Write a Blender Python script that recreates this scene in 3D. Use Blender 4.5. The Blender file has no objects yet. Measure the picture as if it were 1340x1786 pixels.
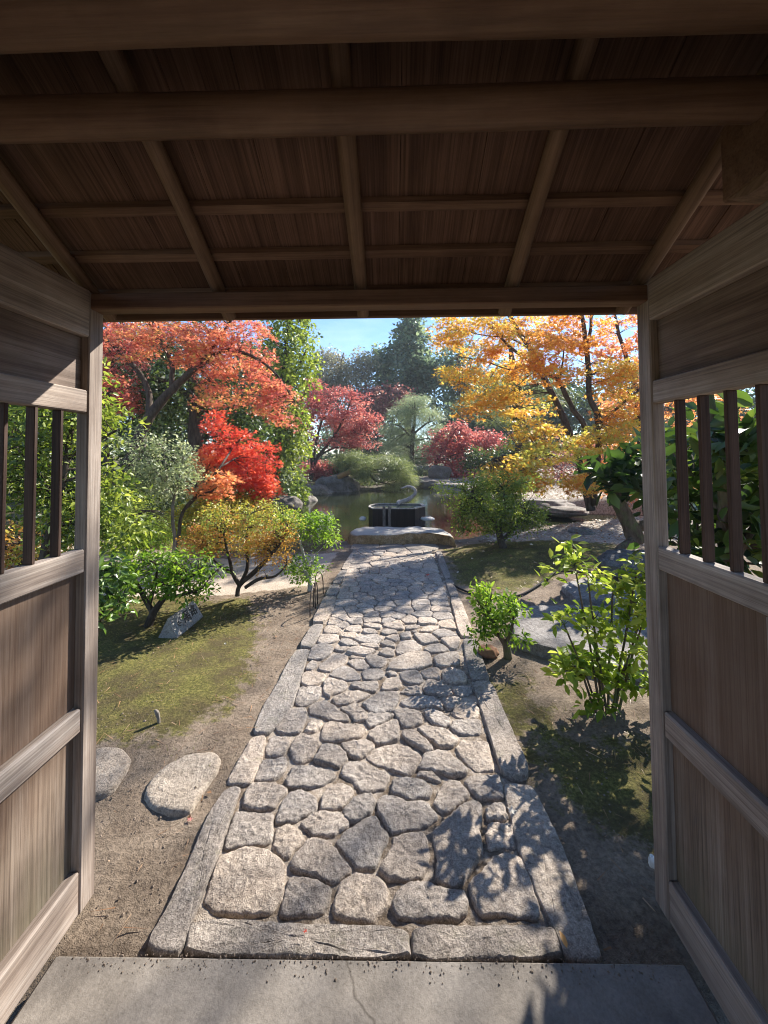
import bpy, math, random
import numpy as np
from mathutils import Vector, Matrix, noise
random.seed(7); RNG = np.random.default_rng(11)
scene = bpy.context.scene
COL = scene.collection
R = math.radians

# ------------------------------------------------------------------ camera
F, CX, CY, CAMZ = 690.0, 670.0, 766.01, 1.5          # focal length and centre in pixels of the 1340 x 1786 photograph
def basis(yaw, pitch, roll):
    y, p, r = R(yaw), R(pitch), R(roll)
    f = Vector((-math.sin(y)*math.cos(p), math.cos(y)*math.cos(p), math.sin(p)))
    rt = Vector((math.cos(y), math.sin(y), 0)); u = rt.cross(f)
    return f, rt*math.cos(r) - u*math.sin(r), u*math.cos(r) + rt*math.sin(r)
CF, CR, CU = basis(1.0, 2.0, 0.5)
cd = bpy.data.cameras.new("camera"); cam = bpy.data.objects.new("camera", cd); COL.objects.link(cam)
m = Matrix.Identity(4)
for i in range(3):
    m[i][0], m[i][1], m[i][2] = CR[i], CU[i], -CF[i]
m[2][3] = CAMZ
cam.matrix_world = m
cd.sensor_width = 36; cd.sensor_fit = 'AUTO'; cd.lens = F/1786*36
cd.shift_y = -(893-CY)/1786; cd.clip_start = 0.02; cd.clip_end = 2000
scene.camera = cam

def ray(px, py):
    return CF + CR*((px-CX)/F) - CU*((py-CY)/F)
def at(px, py, Y):                                     # a point of the photograph at a distance Y from the gate
    d = ray(px, py); return Vector((0, 0, CAMZ)) + d*(Y/d.y)
def gnd(px, py, z=0.0):                                # where the sight line meets the height z
    d = ray(px, py); return Vector((0, 0, CAMZ)) + d*((z-CAMZ)/d.z)

# ------------------------------------------------------------------ light
SUN_AZ, SUN_EL = 42.0, 35.0
w = bpy.data.worlds.new("World"); scene.world = w; w.use_nodes = True
nt = w.node_tree; nt.nodes.clear()
wo = nt.nodes.new('ShaderNodeOutputWorld'); bg = nt.nodes.new('ShaderNodeBackground')
sky = nt.nodes.new('ShaderNodeTexSky'); sky.sky_type = 'NISHITA'; sky.sun_disc = False
sky.sun_elevation = R(SUN_EL); sky.sun_rotation = R(SUN_AZ)
sky.air_density = 1.0; sky.dust_density = 0.0; sky.ozone_density = 5.0; sky.altitude = 900
tc = nt.nodes.new('ShaderNodeTexCoord'); mp = nt.nodes.new('ShaderNodeMapping'); mp.inputs['Scale'].default_value = (2.0, 2.0, 7.0)
cn = nt.nodes.new('ShaderNodeTexNoise'); cn.inputs['Scale'].default_value = 2.2; cn.inputs['Detail'].default_value = 7; cn.inputs['Roughness'].default_value = .62
cr = nt.nodes.new('ShaderNodeValToRGB'); cr.color_ramp.elements[0].position = .54; cr.color_ramp.elements[1].position = .85
cr.color_ramp.elements[1].color = (.18, .18, .18, 1)
mx = nt.nodes.new('ShaderNodeMixRGB'); mx.inputs[2].default_value = (6.5, 6.9, 7.4, 1)
L = nt.links.new
L(tc.outputs['Generated'], mp.inputs[0]); L(mp.outputs[0], cn.inputs[0]); L(cn.outputs['Fac'], cr.inputs[0])
L(cr.outputs[0], mx.inputs[0]); L(sky.outputs[0], mx.inputs[1]); L(mx.outputs[0], bg.inputs[0])
bg.inputs[1].default_value = 0.095; L(bg.outputs[0], wo.inputs[0])
sl = bpy.data.lights.new("sun", 'SUN'); sl.energy = 5.0; sl.angle = R(0.5); sl.color = (1, .94, .84)
so = bpy.data.objects.new("sun", sl); COL.objects.link(so)
SD = Vector((math.sin(R(SUN_AZ))*math.cos(R(SUN_EL)), math.cos(R(SUN_AZ))*math.cos(R(SUN_EL)), math.sin(R(SUN_EL))))
so.rotation_euler = (-SD).to_track_quat('-Z', 'Y').to_euler(); so.location = (8, 6, 12)
scene.view_settings.view_transform = 'Standard'; scene.view_settings.look = 'None'
scene.view_settings.gamma = 1; scene.view_settings.exposure = 1.5
scene.cycles.filter_width = 1.05; scene.cycles.max_bounces = 8; scene.cycles.diffuse_bounces = 5; scene.cycles.transparent_max_bounces = 6
scene.cycles.transmission_bounces = 6; scene.cycles.caustics_reflective = False; scene.cycles.caustics_refractive = False

# ------------------------------------------------------------------ materials
class NT:
    def __init__(s, name):
        s.m = bpy.data.materials.new(name); s.m.use_nodes = True
        s.t = s.m.node_tree; s.p = s.t.nodes['Principled BSDF']; s.o = s.t.nodes['Material Output']
    def n(s, typ, **kw):
        nd = s.t.nodes.new('ShaderNode'+typ)
        for k, v in kw.items():
            if k.startswith('_'): setattr(nd, k[1:], v)
            else:
                key = int(k[1:]) if k[0] == 'i' and k[1:].isdigit() else k.replace('__', ' ')
                if isinstance(v, bpy.types.NodeSocket): s.t.links.new(v, nd.inputs[key])
                else: nd.inputs[key].default_value = v
        return nd
    def l(s, a, b): s.t.links.new(a, b)
    def noise(s, vec, scale, detail=5, rough=.6, dist=0.0):
        nd = s.n('TexNoise', Scale=scale, Detail=detail, Roughness=rough, Distortion=dist)
        if vec is not None: s.l(vec, nd.inputs['Vector'])
        return nd.outputs['Fac']
    def ramp(s, fac, stops):
        nd = s.n('ValToRGB'); s.l(fac, nd.inputs[0]); e = nd.color_ramp.elements
        while len(e) < len(stops): e.new(.5)
        for k, (p, c) in enumerate(stops):
            e[k].position = p; e[k].color = (*c, 1) if len(c) == 3 else c
        return nd.outputs[0]
    def mix(s, fac, a, b, mode='MIX'):
        nd = s.n('MixRGB', _blend_type=mode)
        for sock, v in zip(nd.inputs, (fac, a, b)):
            if isinstance(v, bpy.types.NodeSocket): s.l(v, sock)
            else: sock.default_value = v if not isinstance(v, tuple) else (*v, 1)
        return nd.outputs[0]
    def math(s, op, a, b=0.0, clamp=False):
        nd = s.n('Math', _operation=op, _use_clamp=clamp)
        for sock, v in zip(nd.inputs, (a, b)):
            if isinstance(v, bpy.types.NodeSocket): s.l(v, sock)
            else: sock.default_value = v
        return nd.outputs[0]
    def bump(s, h, strength=.4, dist=.01, prev=None):
        nd = s.n('Bump', Strength=strength, Distance=dist); s.l(h, nd.inputs['Height'])
        if prev is not None: s.l(prev, nd.inputs['Normal'])
        return nd.outputs[0]
    def pos(s): return s.n('NewGeometry').outputs['Position']
    def attr(s, name): return s.n('Attribute', _attribute_name=name).outputs['Fac']
    def fin(s, col, rough=.7, nrm=None, spec=.4):
        if isinstance(col, tuple): s.p.inputs['Base Color'].default_value = (*col, 1)
        else: s.l(col, s.p.inputs['Base Color'])
        if isinstance(rough, bpy.types.NodeSocket): s.l(rough, s.p.inputs['Roughness'])
        else: s.p.inputs['Roughness'].default_value = rough
        s.p.inputs['Specular IOR Level'].default_value = spec
        if nrm is not None: s.l(nrm, s.p.inputs['Normal'])
        return s.m

def scaled(m_, v, sc, rot=(0, 0, 0)):
    return m_.n('Mapping', Vector=v, Scale=sc, Rotation=rot).outputs[0]

def wood(name, axis, dark, mid, light, grain=1.0, rot=(0, 0, 0), stain=None, across=None, lines=.55, rough=.7, fine=.7):
    m_ = NT(name); p = m_.pos()
    if rot != (0, 0, 0): p = scaled(m_, p, (1, 1, 1), rot)
    a = [26*grain]*3; a[axis] = 1.1
    b = [190*grain]*3; b[axis] = 2.4
    n1 = m_.noise(scaled(m_, p, tuple(a)), 1.0, 6, .65, .5)
    n2 = m_.noise(scaled(m_, p, tuple(b)), 1.0, 4, .75)
    n3 = m_.noise(p, 3.1, 5, .6)
    c = m_.ramp(n1, [(.3, dark), (.5, mid), (.7, light)])
    if across is not None:                               # growth rings as lines along the grain
        sc = [1.0]*3; sc[axis] = .10
        wv = m_.n('TexWave', _wave_type='BANDS', _bands_direction='XYZ'[across], _wave_profile='SAW', Scale=17.0*grain, Distortion=5.5, Detail=2.5, **{'Detail__Scale': .55, 'Detail__Roughness': .55})
        m_.l(scaled(m_, p, tuple(sc)), wv.inputs['Vector'])
        c = m_.mix(lines, c, m_.ramp(wv.outputs['Fac'], [(.0, (.42, .38, .36)), (.16, (.75, .73, .72)), (.45, (1.06, 1.06, 1.06)), (.92, (1.12, 1.12, 1.12)), (1, (.5, .46, .44))]), 'MULTIPLY')
    c = m_.mix(fine, c, m_.ramp(n2, [(.36, (.30, .27, .26)), (.55, (1.0, 1.0, 1.0)), (.66, (1.2, 1.19, 1.17))]), 'MULTIPLY')
    c = m_.mix(1.0, c, m_.ramp(n3, [(.3, (.70, .67, .65)), (.7, (1.2, 1.2, 1.2))]), 'MULTIPLY')
    if stain:                                            # damp reddish and mossy stains with a shape of their own
        z = m_.n('SeparateXYZ', Vector=p).outputs[2]
        wob = m_.math('MULTIPLY', m_.noise(scaled(m_, p, (7, 7, 2.2)), 1.0, 5, .6), .55)
        for (z0, z1, col, amt) in stain:
            zz = m_.math('ADD', z, wob)
            f = m_.n('MapRange', Value=zz, **{'From__Min': z0, 'From__Max': z1}).outputs[0]
            c = m_.mix(m_.math('MULTIPLY', f, amt, True), c, col)
    h = m_.math('ADD', m_.math('MULTIPLY', n1, .5), m_.math('MULTIPLY', n2, .6))
    return m_.fin(c, rough, m_.bump(h, .6, .004), .25)

def stone_mat(name, cols, speck=.55, scale=1.0, warm=(.42, .34, .27), rough=.85, moss=0.0):
    m_ = NT(name); p = m_.pos()
    rnd = m_.n('ObjectInfo').outputs['Random']
    off = m_.n('VectorMath', _operation='MULTIPLY_ADD'); m_.l(p, off.inputs[0]); off.inputs[1].default_value = (1, 1, 1)
    cmb = m_.n('CombineXYZ'); m_.l(m_.math('MULTIPLY', rnd, 37.0), cmb.inputs[2]); m_.l(cmb.outputs[0], off.inputs[2])
    v = off.outputs[0]
    big = m_.noise(v, 7*scale, 6, .65); fine = m_.noise(v, 210*scale, 3, .75); med = m_.noise(v, 46*scale, 5, .7, .4)
    c = m_.ramp(big, [(.32, cols[0]), (.5, cols[1]), (.68, cols[2])])
    c = m_.mix(m_.ramp(rnd, [(.0, (0, 0, 0)), (1, (.55, .55, .55))]), c, warm)
    c = m_.mix(speck, c, m_.ramp(fine, [(.36, (.3, .28, .27)), (.5, (.95, .95, .95)), (.66, (1.45, 1.42, 1.38))]), 'MULTIPLY')
    c = m_.mix(.7, c, m_.ramp(med, [(.34, (.40, .37, .35)), (.58, (1.2, 1.2, 1.2))]), 'MULTIPLY')
    tone = m_.math('FRACT', m_.math('MULTIPLY', rnd, 7.31))
    c = m_.mix(1.0, c, m_.ramp(tone, [(0, (.72, .74, .78)), (1, (1.18, 1.13, 1.08))]), 'MULTIPLY')
    if moss:
        f = m_.ramp(m_.noise(v, 11*scale, 5, .7), [(.55, (0, 0, 0)), (.72, (moss,)*3)])
        c = m_.mix(f, c, (.09, .095, .03))
    b = m_.bump(big, .3, .02); b = m_.bump(m_.noise(v, 19*scale, 6, .75, 1.2), .7, .014, b); b = m_.bump(med, .9, .012, b); b = m_.bump(fine, .4, .003, b)
    return m_.fin(c, rough, b, .3)

def leaf_mat(name, stops, trans=.5, gloss=.35):
    m_ = NT(name); t = m_.attr('tint')
    c = m_.ramp(t, stops)
    m_.fin(c, .42, None, gloss)
    tr = m_.n('BsdfTranslucent'); m_.l(m_.mix(1.0, c, (1.3, 1.3, 1.0), 'MULTIPLY'), tr.inputs[0])
    ms = m_.n('MixShader'); ms.inputs[0].default_value = trans
    m_.l(m_.p.outputs[0], ms.inputs[1]); m_.l(tr.outputs[0], ms.inputs[2]); m_.l(ms.outputs[0], m_.o.inputs['Surface'])
    return m_.m

def bark_mat(name, a, b, moss=None):
    m_ = NT(name); p = m_.pos()
    n1 = m_.noise(scaled(m_, p, (22, 22, 6)), 1.0, 6, .7); n2 = m_.noise(p, 5, 4, .6)
    c = m_.ramp(n1, [(.35, a), (.65, b)])
    if moss: c = m_.mix(m_.ramp(n2, [(.45, (0, 0, 0)), (.62, (.9, .9, .9))]), c, moss)
    return m_.fin(c, .9, m_.bump(n1, .8, .02), .2)

def plain(name, col, rough=.6, metal=0.0, var=.25, scale=30):
    m_ = NT(name); n1 = m_.noise(m_.pos(), scale, 5, .65)
    c = m_.mix(1.0, tuple(col), m_.ramp(n1, [(.3, (1-var,)*3), (.7, (1+var,)*3)]), 'MULTIPLY')
    m_.p.inputs['Metallic'].default_value = metal
    return m_.fin(c, rough, m_.bump(n1, .3, .004), .4)

# gate wood
W_ROOF = wood("cedar boards along the slope", 1, (.085, .046, .031), (.155, .088, .061), (.21, .126, .090), .9, (R(29.4), 0, 0), across=0, lines=.3, fine=.6)
W_RAFT = wood("rafter log wood", 1, (.15, .096, .062), (.23, .152, .102), (.30, .208, .143), .7, (R(29.4), 0, 0), fine=.4)
W_BEAM = wood("beam wood along x", 0, (.11, .063, .041), (.18, .108, .072), (.24, .154, .104), .7, fine=.4)
W_LOG = wood("polished log wood along x", 0, (.11, .063, .040), (.18, .110, .074), (.24, .156, .106), .6, rough=.5, fine=.25)
W_RAIL = wood("weathered rail wood", 1, (.20, .152, .125), (.34, .28, .238), (.46, .40, .355), .9, fine=.5)
W_STILE = wood("weathered stile wood", 2, (.19, .145, .118), (.32, .262, .222), (.44, .38, .335), .9, fine=.5)
W_PANEL = wood("weathered panel wood", 2, (.145, .108, .082), (.20, .155, .120), (.262, .212, .172), 1.1,
               stain=[(.62, .88, (.15, .075, .042), .45), (.55, .18, (.17, .18, .10), .5)], across=1, lines=.42, fine=.5)
W_TOPP = wood("horizontal board wood", 1, (.12, .082, .062), (.19, .142, .115), (.26, .205, .172), .9, fine=.5)
W_LAT = wood("lattice bar wood", 2, (.04, .022, .016), (.07, .040, .029), (.11, .070, .052), .9)
W_DARK = wood("dark soaked wood", 2, (.010, .007, .006), (.022, .015, .013), (.04, .028, .024), .4, rough=.45)
# stone and soil
S_PAVE = stone_mat("rough grey granite paving", [(.285, .246, .212), (.40, .352, .306), (.505, .452, .398)], warm=(.43, .35, .275))
S_KERB = stone_mat("dressed kerb granite", [(.26, .235, .208), (.36, .322, .285), (.46, .415, .37)], .65, 1.3, moss=.35)
S_STEP = stone_mat("pale stepping stone", [(.20, .182, .155), (.27, .245, .21), (.35, .318, .275)], .5, 1.2)
S_SLAB = stone_mat("grey slate slab", [(.16, .157, .152), (.235, .228, .22), (.32, .312, .30)], .35, .8)
S_ROCK = stone_mat("dark garden rock", [(.07, .066, .062), (.15, .14, .13), (.27, .25, .235)], .4, .35, (.2, .16, .12), moss=.7)
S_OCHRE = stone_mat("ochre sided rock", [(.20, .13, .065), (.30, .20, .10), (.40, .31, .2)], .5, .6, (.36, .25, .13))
def grey_top(m, col):  # mixes a paler grey into the colour of faces that point up
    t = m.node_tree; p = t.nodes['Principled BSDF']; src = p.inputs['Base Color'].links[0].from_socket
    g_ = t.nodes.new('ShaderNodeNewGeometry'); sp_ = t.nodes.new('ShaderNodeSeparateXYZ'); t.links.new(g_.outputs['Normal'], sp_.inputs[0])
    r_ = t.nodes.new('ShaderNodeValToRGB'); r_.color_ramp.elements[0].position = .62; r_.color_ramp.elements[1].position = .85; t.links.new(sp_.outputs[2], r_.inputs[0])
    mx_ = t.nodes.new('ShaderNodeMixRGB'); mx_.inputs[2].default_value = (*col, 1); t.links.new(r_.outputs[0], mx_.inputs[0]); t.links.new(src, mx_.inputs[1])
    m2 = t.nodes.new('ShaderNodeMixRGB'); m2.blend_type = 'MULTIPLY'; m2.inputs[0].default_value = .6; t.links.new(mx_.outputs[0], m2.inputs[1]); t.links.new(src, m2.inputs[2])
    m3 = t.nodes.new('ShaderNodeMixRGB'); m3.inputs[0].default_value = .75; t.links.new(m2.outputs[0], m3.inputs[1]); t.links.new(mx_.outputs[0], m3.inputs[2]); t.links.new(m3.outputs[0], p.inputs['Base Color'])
grey_top(S_OCHRE, (.42, .40, .37))
S_SIGN = stone_mat("grey sign stone", [(.30, .28, .26), (.38, .36, .34), (.46, .44, .41)], .5, 1.4)
S_WHITE = plain("pale stone", (.62, .60, .56), .7)
M_INK = plain("black paint", (.015, .014, .013), .6)
M_IRON = plain("rusted iron", (.06, .042, .034), .6, .3)
M_HOSE = plain("black rubber", (.010, .010, .011), .95)
M_CONC = None
def concrete():
    m_ = NT("worn concrete"); p = m_.pos()
    n1 = m_.noise(p, 2.4, 6, .6); n2 = m_.noise(p, 130, 3, .7); n3 = m_.noise(p, 17, 5, .7)
    c = m_.ramp(n1, [(.32, (.115, .098, .083)), (.5, (.20, .176, .153)), (.68, (.28, .25, .22))])
    c = m_.mix(.5, c, m_.ramp(n2, [(.3, (.6, .59, .58)), (.6, (1.1, 1.1, 1.1))]), 'MULTIPLY')
    c = m_.mix(.6, c, m_.ramp(n3, [(.3, (.7, .69, .68)), (.6, (1.1, 1.1, 1.1))]), 'MULTIPLY')
    vz = m_.n('TexVoronoi', _feature='DISTANCE_TO_EDGE', Scale=.8)
    wv = m_.n('VectorMath', _operation='ADD'); m_.l(p, wv.inputs[0])
    nn = m_.n('TexNoise', Scale=6.0, Detail=4.0); m_.l(p, nn.inputs['Vector'])
    sc = m_.n('VectorMath', _operation='SCALE', Scale=.10); m_.l(nn.outputs['Color'], sc.inputs[0]); m_.l(sc.outputs[0], wv.inputs[1]); m_.l(wv.outputs[0], vz.inputs['Vector'])
    crack = m_.ramp(vz.outputs['Distance'], [(.0, (.5, .48, .46)), (.003, (1, 1, 1))])
    c = m_.mix(1.0, c, crack, 'MULTIPLY')
    return m_.fin(c, .8, m_.bump(n2, .3, .004, m_.bump(n3, .4, .008)), .3)
M_CONC = concrete()
def ground_mat():
    m_ = NT("garden soil with moss and sand"); p = m_.pos()
    moss, sand, litt = m_.attr('moss'), m_.attr('sand'), m_.attr('litter')
    n1 = m_.noise(p, 5, 6, .65); n2 = m_.noise(p, 60, 5, .7); n3 = m_.noise(p, 240, 3, .7)
    soil = m_.ramp(n1, [(.3, (.14, .105, .078)), (.7, (.29, .23, .175))])
    soil = m_.mix(.75, soil, m_.ramp(n2, [(.36, (.52, .50, .48)), (.6, (1.2, 1.18, 1.15))]), 'MULTIPLY')
    mc = m_.ramp(n2, [(.3, (.05, .042, .014)), (.5, (.128, .122, .034)), (.72, (.30, .245, .085))])
    mc = m_.mix(m_.ramp(m_.noise(p, 3.3, 6, .7), [(.38, (.85, .85, .85)), (.6, (0, 0, 0))]), mc, (.075, .055, .03))
    sc = m_.ramp(n2, [(.3, (.38, .31, .245)), (.7, (.56, .48, .40))])
    lc = m_.ramp(m_.noise(p, 26, 5, .8), [(.32, (.08, .065, .05)), (.45, (.24, .195, .15)), (.56, (.42, .385, .34)), (.7, (.40, .26, .15))])
    ed = m_.math('MULTIPLY', m_.math('SUBTRACT', m_.noise(p, 9, 6, .72), .5), 1.5)
    def mask(a): return m_.ramp(m_.math('ADD', a, ed), [(.4, (0, 0, 0)), (.6, (1, 1, 1))])
    c = m_.mix(mask(moss), soil, mc); c = m_.mix(mask(sand), c, sc); c = m_.mix(mask(litt), c, lc)
    b = m_.bump(n1, .5, .03); b = m_.bump(n2, .8, .014, b); b = m_.bump(n3, .5, .004, b)
    return m_.fin(c, .95, b, .15)
M_GROUND = ground_mat()
def water_mat(name, col, rough=.04, sc=3.0):
    m_ = NT(name); p = m_.pos()
    b = m_.bump(m_.noise(scaled(m_, p, (1, 2.6, 1)), sc, 4, .55, .4), .06, .04)
    m_.p.inputs['IOR'].default_value = 1.33
    return m_.fin(col, rough, b, .5)
M_WATER = water_mat("still dark pond water", (.018, .022, .010))
M_TUBW = water_mat("clear tub water", (.05, .075, .085), .03, 9)
# bark
B_DARK = bark_mat("dark maple bark", (.035, .026, .02), (.10, .078, .062))
B_GREY = bark_mat("grey smooth bark", (.10, .085, .07), (.24, .21, .18))
B_LICH = bark_mat("lichen covered bark", (.06, .042, .03), (.17, .125, .09), (.10, .12, .045))
B_PINE = bark_mat("pine bark", (.03, .022, .018), (.12, .09, .07))
B_PALE = bark_mat("pale dead wood", (.24, .22, .20), (.52, .49, .45))
# leaves
LM = {}
def lm(k, *a, **kw): LM[k] = leaf_mat(k, *a, **kw)
lm("orange red maple leaves", [(0, (.50, .13, .13)), (.35, (.64, .21, .15)), (.68, (.72, .31, .16)), (1, (.52, .42, .13))])
lm("scarlet maple leaves", [(0, (.54, .06, .045)), (.5, (.74, .14, .085)), (1, (.76, .34, .16))])
lm("pink red maple leaves", [(0, (.30, .06, .075)), (.5, (.46, .13, .14)), (1, (.58, .25, .23))])
lm("dusky red maple leaves", [(0, (.22, .08, .09)), (.5, (.36, .15, .15)), (1, (.42, .25, .2))])
lm("golden maple leaves", [(0, (.62, .22, .06)), (.3, (.74, .37, .075)), (.62, (.78, .50, .10)), (1, (.48, .48, .11))])
lm("orange maple leaves", [(0, (.64, .24, .14)), (.5, (.78, .36, .15)), (1, (.78, .48, .16))])
lm("bright evergreen leaves", [(0, (.06, .10, .016)), (.5, (.17, .23, .03)), (1, (.38, .43, .08))], .5, .6)
lm("dark evergreen leaves", [(0, (.02, .04, .012)), (.5, (.06, .10, .025)), (1, (.15, .20, .05))], .4, .6)
lm("grey green leaves", [(0, (.09, .13, .055)), (.5, (.22, .27, .14)), (1, (.44, .48, .32))], .5, .7)
lm("blue green conifer leaves", [(0, (.08, .12, .085)), (.5, (.16, .22, .155)), (1, (.27, .34, .21))], .45)
lm("grey leafless twigs", [(0, (.18, .16, .12)), (.5, (.28, .26, .20)), (1, (.34, .34, .22))], .3)
lm("pine needles", [(0, (.08, .11, .045)), (.5, (.19, .24, .09)), (1, (.36, .39, .18))], .4)
lm("soft grey pine needles", [(0, (.14, .19, .11)), (.5, (.26, .32, .20)), (1, (.40, .46, .30))], .4)
lm("turning azalea leaves", [(0, (.42, .18, .05)), (.4, (.52, .30, .06)), (.7, (.44, .38, .07)), (1, (.30, .38, .07))], .5, .5)
lm("yellow green leaves", [(0, (.20, .19, .02)), (.5, (.36, .32, .04)), (1, (.46, .38, .06))])
lm("fresh green leaves", [(0, (.06, .13, .012)), (.5, (.15, .27, .025)), (1, (.30, .42, .05))])
lm("lime green leaves", [(0, (.10, .17, .015)), (.5, (.24, .33, .035)), (1, (.42, .47, .09))], .55)
lm("glossy camellia leaves", [(0, (.014, .04, .009)), (.5, (.045, .10, .016)), (1, (.13, .22, .03))], .3, .7)
lm("large leathery leaves", [(0, (.015, .035, .008)), (.5, (.055, .105, .02)), (1, (.17, .23, .04))], .45, .6)
lm("moss blades", [(0, (.07, .05, .018)), (.35, (.105, .108, .028)), (.65, (.205, .20, .05)), (1, (.42, .35, .13))], .3, .1)
lm("dry fallen leaves", [(0, (.16, .08, .045)), (.35, (.34, .19, .10)), (.6, (.44, .34, .24)), (1, (.56, .53, .47))], .2, .3)
lm("grass blades", [(0, (.05, .07, .015)), (.5, (.14, .16, .035)), (1, (.30, .29, .08))], .4, .2)

# ------------------------------------------------------------------ object helpers
def tag(o, label=None, cat=None, group=None, kind=None):
    if label: o['label'] = label
    if cat: o['category'] = cat
    if group: o['group'] = group
    if kind: o['kind'] = kind
    return o
def empty(name, loc, label, cat, group=None):
    o = bpy.data.objects.new(name, None); COL.objects.link(o); o.location = loc; o.empty_display_size = .1
    return tag(o, label, cat, group)
class MB:
    def __init__(s): s.v = []; s.f = []
    def add(s, vs, fs):
        b = len(s.v); s.v += [tuple(v) for v in vs]; s.f += [tuple(b+i for i in f) for f in fs]; return s
    def box(s, x0, x1, y0, y1, z0, z1, bev=.003):
        """a box with chamfered edges"""
        c = Vector(((x0+x1)/2, (y0+y1)/2, (z0+z1)/2)); h = Vector((abs(x1-x0)/2, abs(y1-y0)/2, abs(z1-z0)/2))
        b = min(bev, min(h)*.45); vs = []; idx = {}
        for sx in (-1, 1):
            for sy in (-1, 1):
                for sz in (-1, 1):
                    for a in range(3):
                        d = [h.x, h.y, h.z]
                        for k in range(3):
                            if k != a: d[k] -= b
                        idx[(sx, sy, sz, a)] = len(vs); vs.append(c+Vector((sx*d[0], sy*d[1], sz*d[2])))
        fs = []
        sg = (-1, 1)
        for a in range(3):
            o1, o2 = [k for k in range(3) if k != a]
            for s0 in sg:
                q = []
                for (p1, p2) in ((-1, -1), (1, -1), (1, 1), (-1, 1)):
                    k = [0, 0, 0]; k[a] = s0; k[o1] = p1; k[o2] = p2; q.append(idx[(*k, a)])
                if (s0 > 0) != (a == 1): fs.append(q)
                else: fs.append(q[::-1])
            for p1 in sg:
                for p2 in sg:
                    k = [0, 0, 0]; k[o1] = p1; k[o2] = p2
                    kk = k[:]; kk[a] = -1; A1 = idx[(*kk, o1)]; A2 = idx[(*kk, o2)]
                    kk[a] = 1; B1 = idx[(*kk, o1)]; B2 = idx[(*kk, o2)]
                    fs.append((A1, B1, B2, A2))
        for sx in sg:
            for sy in sg:
                for sz in sg: fs.append([idx[(sx, sy, sz, a)] for a in range(3)])
        return s.add(vs, fs)
    def tube(s, pts, rad, n=8, cap=True, wob=0.0):
        pts = [Vector(p) for p in pts]; k = len(pts)
        rad = [rad]*k if not hasattr(rad, '__len__') else rad
        vs = []; fs = []; prev = None
        for i, p in enumerate(pts):
            t = (pts[min(i+1, k-1)]-pts[max(i-1, 0)])
            t = t.normalized() if t.length > 1e-9 else Vector((0, 0, 1))
            a = prev if prev is not None else (Vector((0, 0, 1)) if abs(t.z) < .9 else Vector((1, 0, 0)))
            u = (a - t*a.dot(t))
            u = u.normalized() if u.length > 1e-6 else t.orthogonal().normalized()
            prev = u; b = t.cross(u)
            for j in range(n):
                an = 2*math.pi*j/n; r = rad[i]
                if wob: r *= 1+wob*noise.noise(Vector((p.x*4+3*math.cos(an), p.y*4+3*math.sin(an), p.z*4)))
                vs.append(p+(u*math.cos(an)+b*math.sin(an))*r)
        for i in range(k-1):
            for j in range(n):
                fs.append((i*n+j, i*n+(j+1) % n, (i+1)*n+(j+1) % n, (i+1)*n+j))
        if cap: fs.append(list(range(n))[::-1]); fs.append([(k-1)*n+j for j in range(n)])
        return s.add(vs, fs)
    def build(s, name, mat, parent=None, smooth=False, loc=None):
        me = bpy.data.meshes.new(name)
        o = bpy.data.objects.new(name, me); COL.objects.link(o)
        off = Vector((0, 0, 0))
        if parent is not None: o.parent = parent; q = parent
        else: q = None
        while q is not None: off += q.location; q = q.parent
        if loc is not None: o.location = Vector(loc)-off; off = Vector(loc)
        me.from_pydata([tuple(Vector(v)-off) for v in s.v], [], s.f); me.materials.append(mat)
        if smooth: me.polygons.foreach_set('use_smooth', [True]*len(me.polygons))
        me.update(); return o
def smooth_by_angle(o, ang=40):
    me = o.data; me.polygons.foreach_set('use_smooth', [True]*len(me.polygons))
    try: me.set_sharp_from_angle(angle=R(ang))
    except Exception: pass

# ------------------------------------------------------------------ ground
def poly_sd(X, Y, poly):
    """signed distance to a polygon, positive inside"""
    P = np.array(poly, float); n = len(P); d = np.full(X.shape, 1e9); ins = np.zeros(X.shape, bool)
    for i in range(n):
        a = P[i]; b = P[(i+1) % n]; e = b-a
        t = np.clip(((X-a[0])*e[0]+(Y-a[1])*e[1])/(e@e+1e-12), 0, 1)
        d = np.minimum(d, np.hypot(X-a[0]-t*e[0], Y-a[1]-t*e[1]))
        cond = ((a[1] > Y) != (b[1] > Y)) & (X < (b[0]-a[0])*(Y-a[1])/(b[1]-a[1]+1e-12)+a[0])
        ins ^= cond
    return np.where(ins, d, -d)
def gpoly(pts): return [tuple(gnd(*p)[:2]) for p in pts]
POND = [(-.9, 7.25), (1.1, 7.25), (1.6, 7.7), (3, 8.5), (4, 9.0), (5.6, 9.1), (7.5, 9.8), (7.3, 11.2), (5.3, 11.6), (4, 11.9), (3.4, 13.4), (3.1, 16),
        (2.8, 19), (1.5, 20), (-1, 20), (-3, 19.5), (-3.8, 17), (-3.9, 14), (-3.7, 12), (-3.3, 10.5), (-2.6, 9), (-1.7, 7.9)]
MOSS = [gpoly([(120, 1310), (120, 1105), (230, 1080), (330, 1052), (425, 1040), (445, 1050), (448, 1100), (432, 1190), (385, 1245), (300, 1290)]),
        gpoly([(935, 1215), (1000, 1290), (1180, 1290), (1180, 1490), (1085, 1462), (985, 1390), (945, 1310)]),
        gpoly([(776, 958), (850, 945), (960, 945), (1000, 985), (955, 1015), (880, 1035), (800, 1018)]),
        gpoly([(890, 935), (1060, 930), (1100, 985), (1000, 1000), (940, 1000)]),
        gpoly([(860, 1190), (925, 1180), (950, 1330), (920, 1340)])]
SAND = [gpoly([(60, 1042), (350, 1037), (420, 1033), (548, 1018), (592, 962), (560, 965), (400, 972), (60, 950)])]
DRAWN = gpoly([(540, 1035), (470, 1040), (440, 1100), (420, 1220), (480, 1220)])
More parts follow.
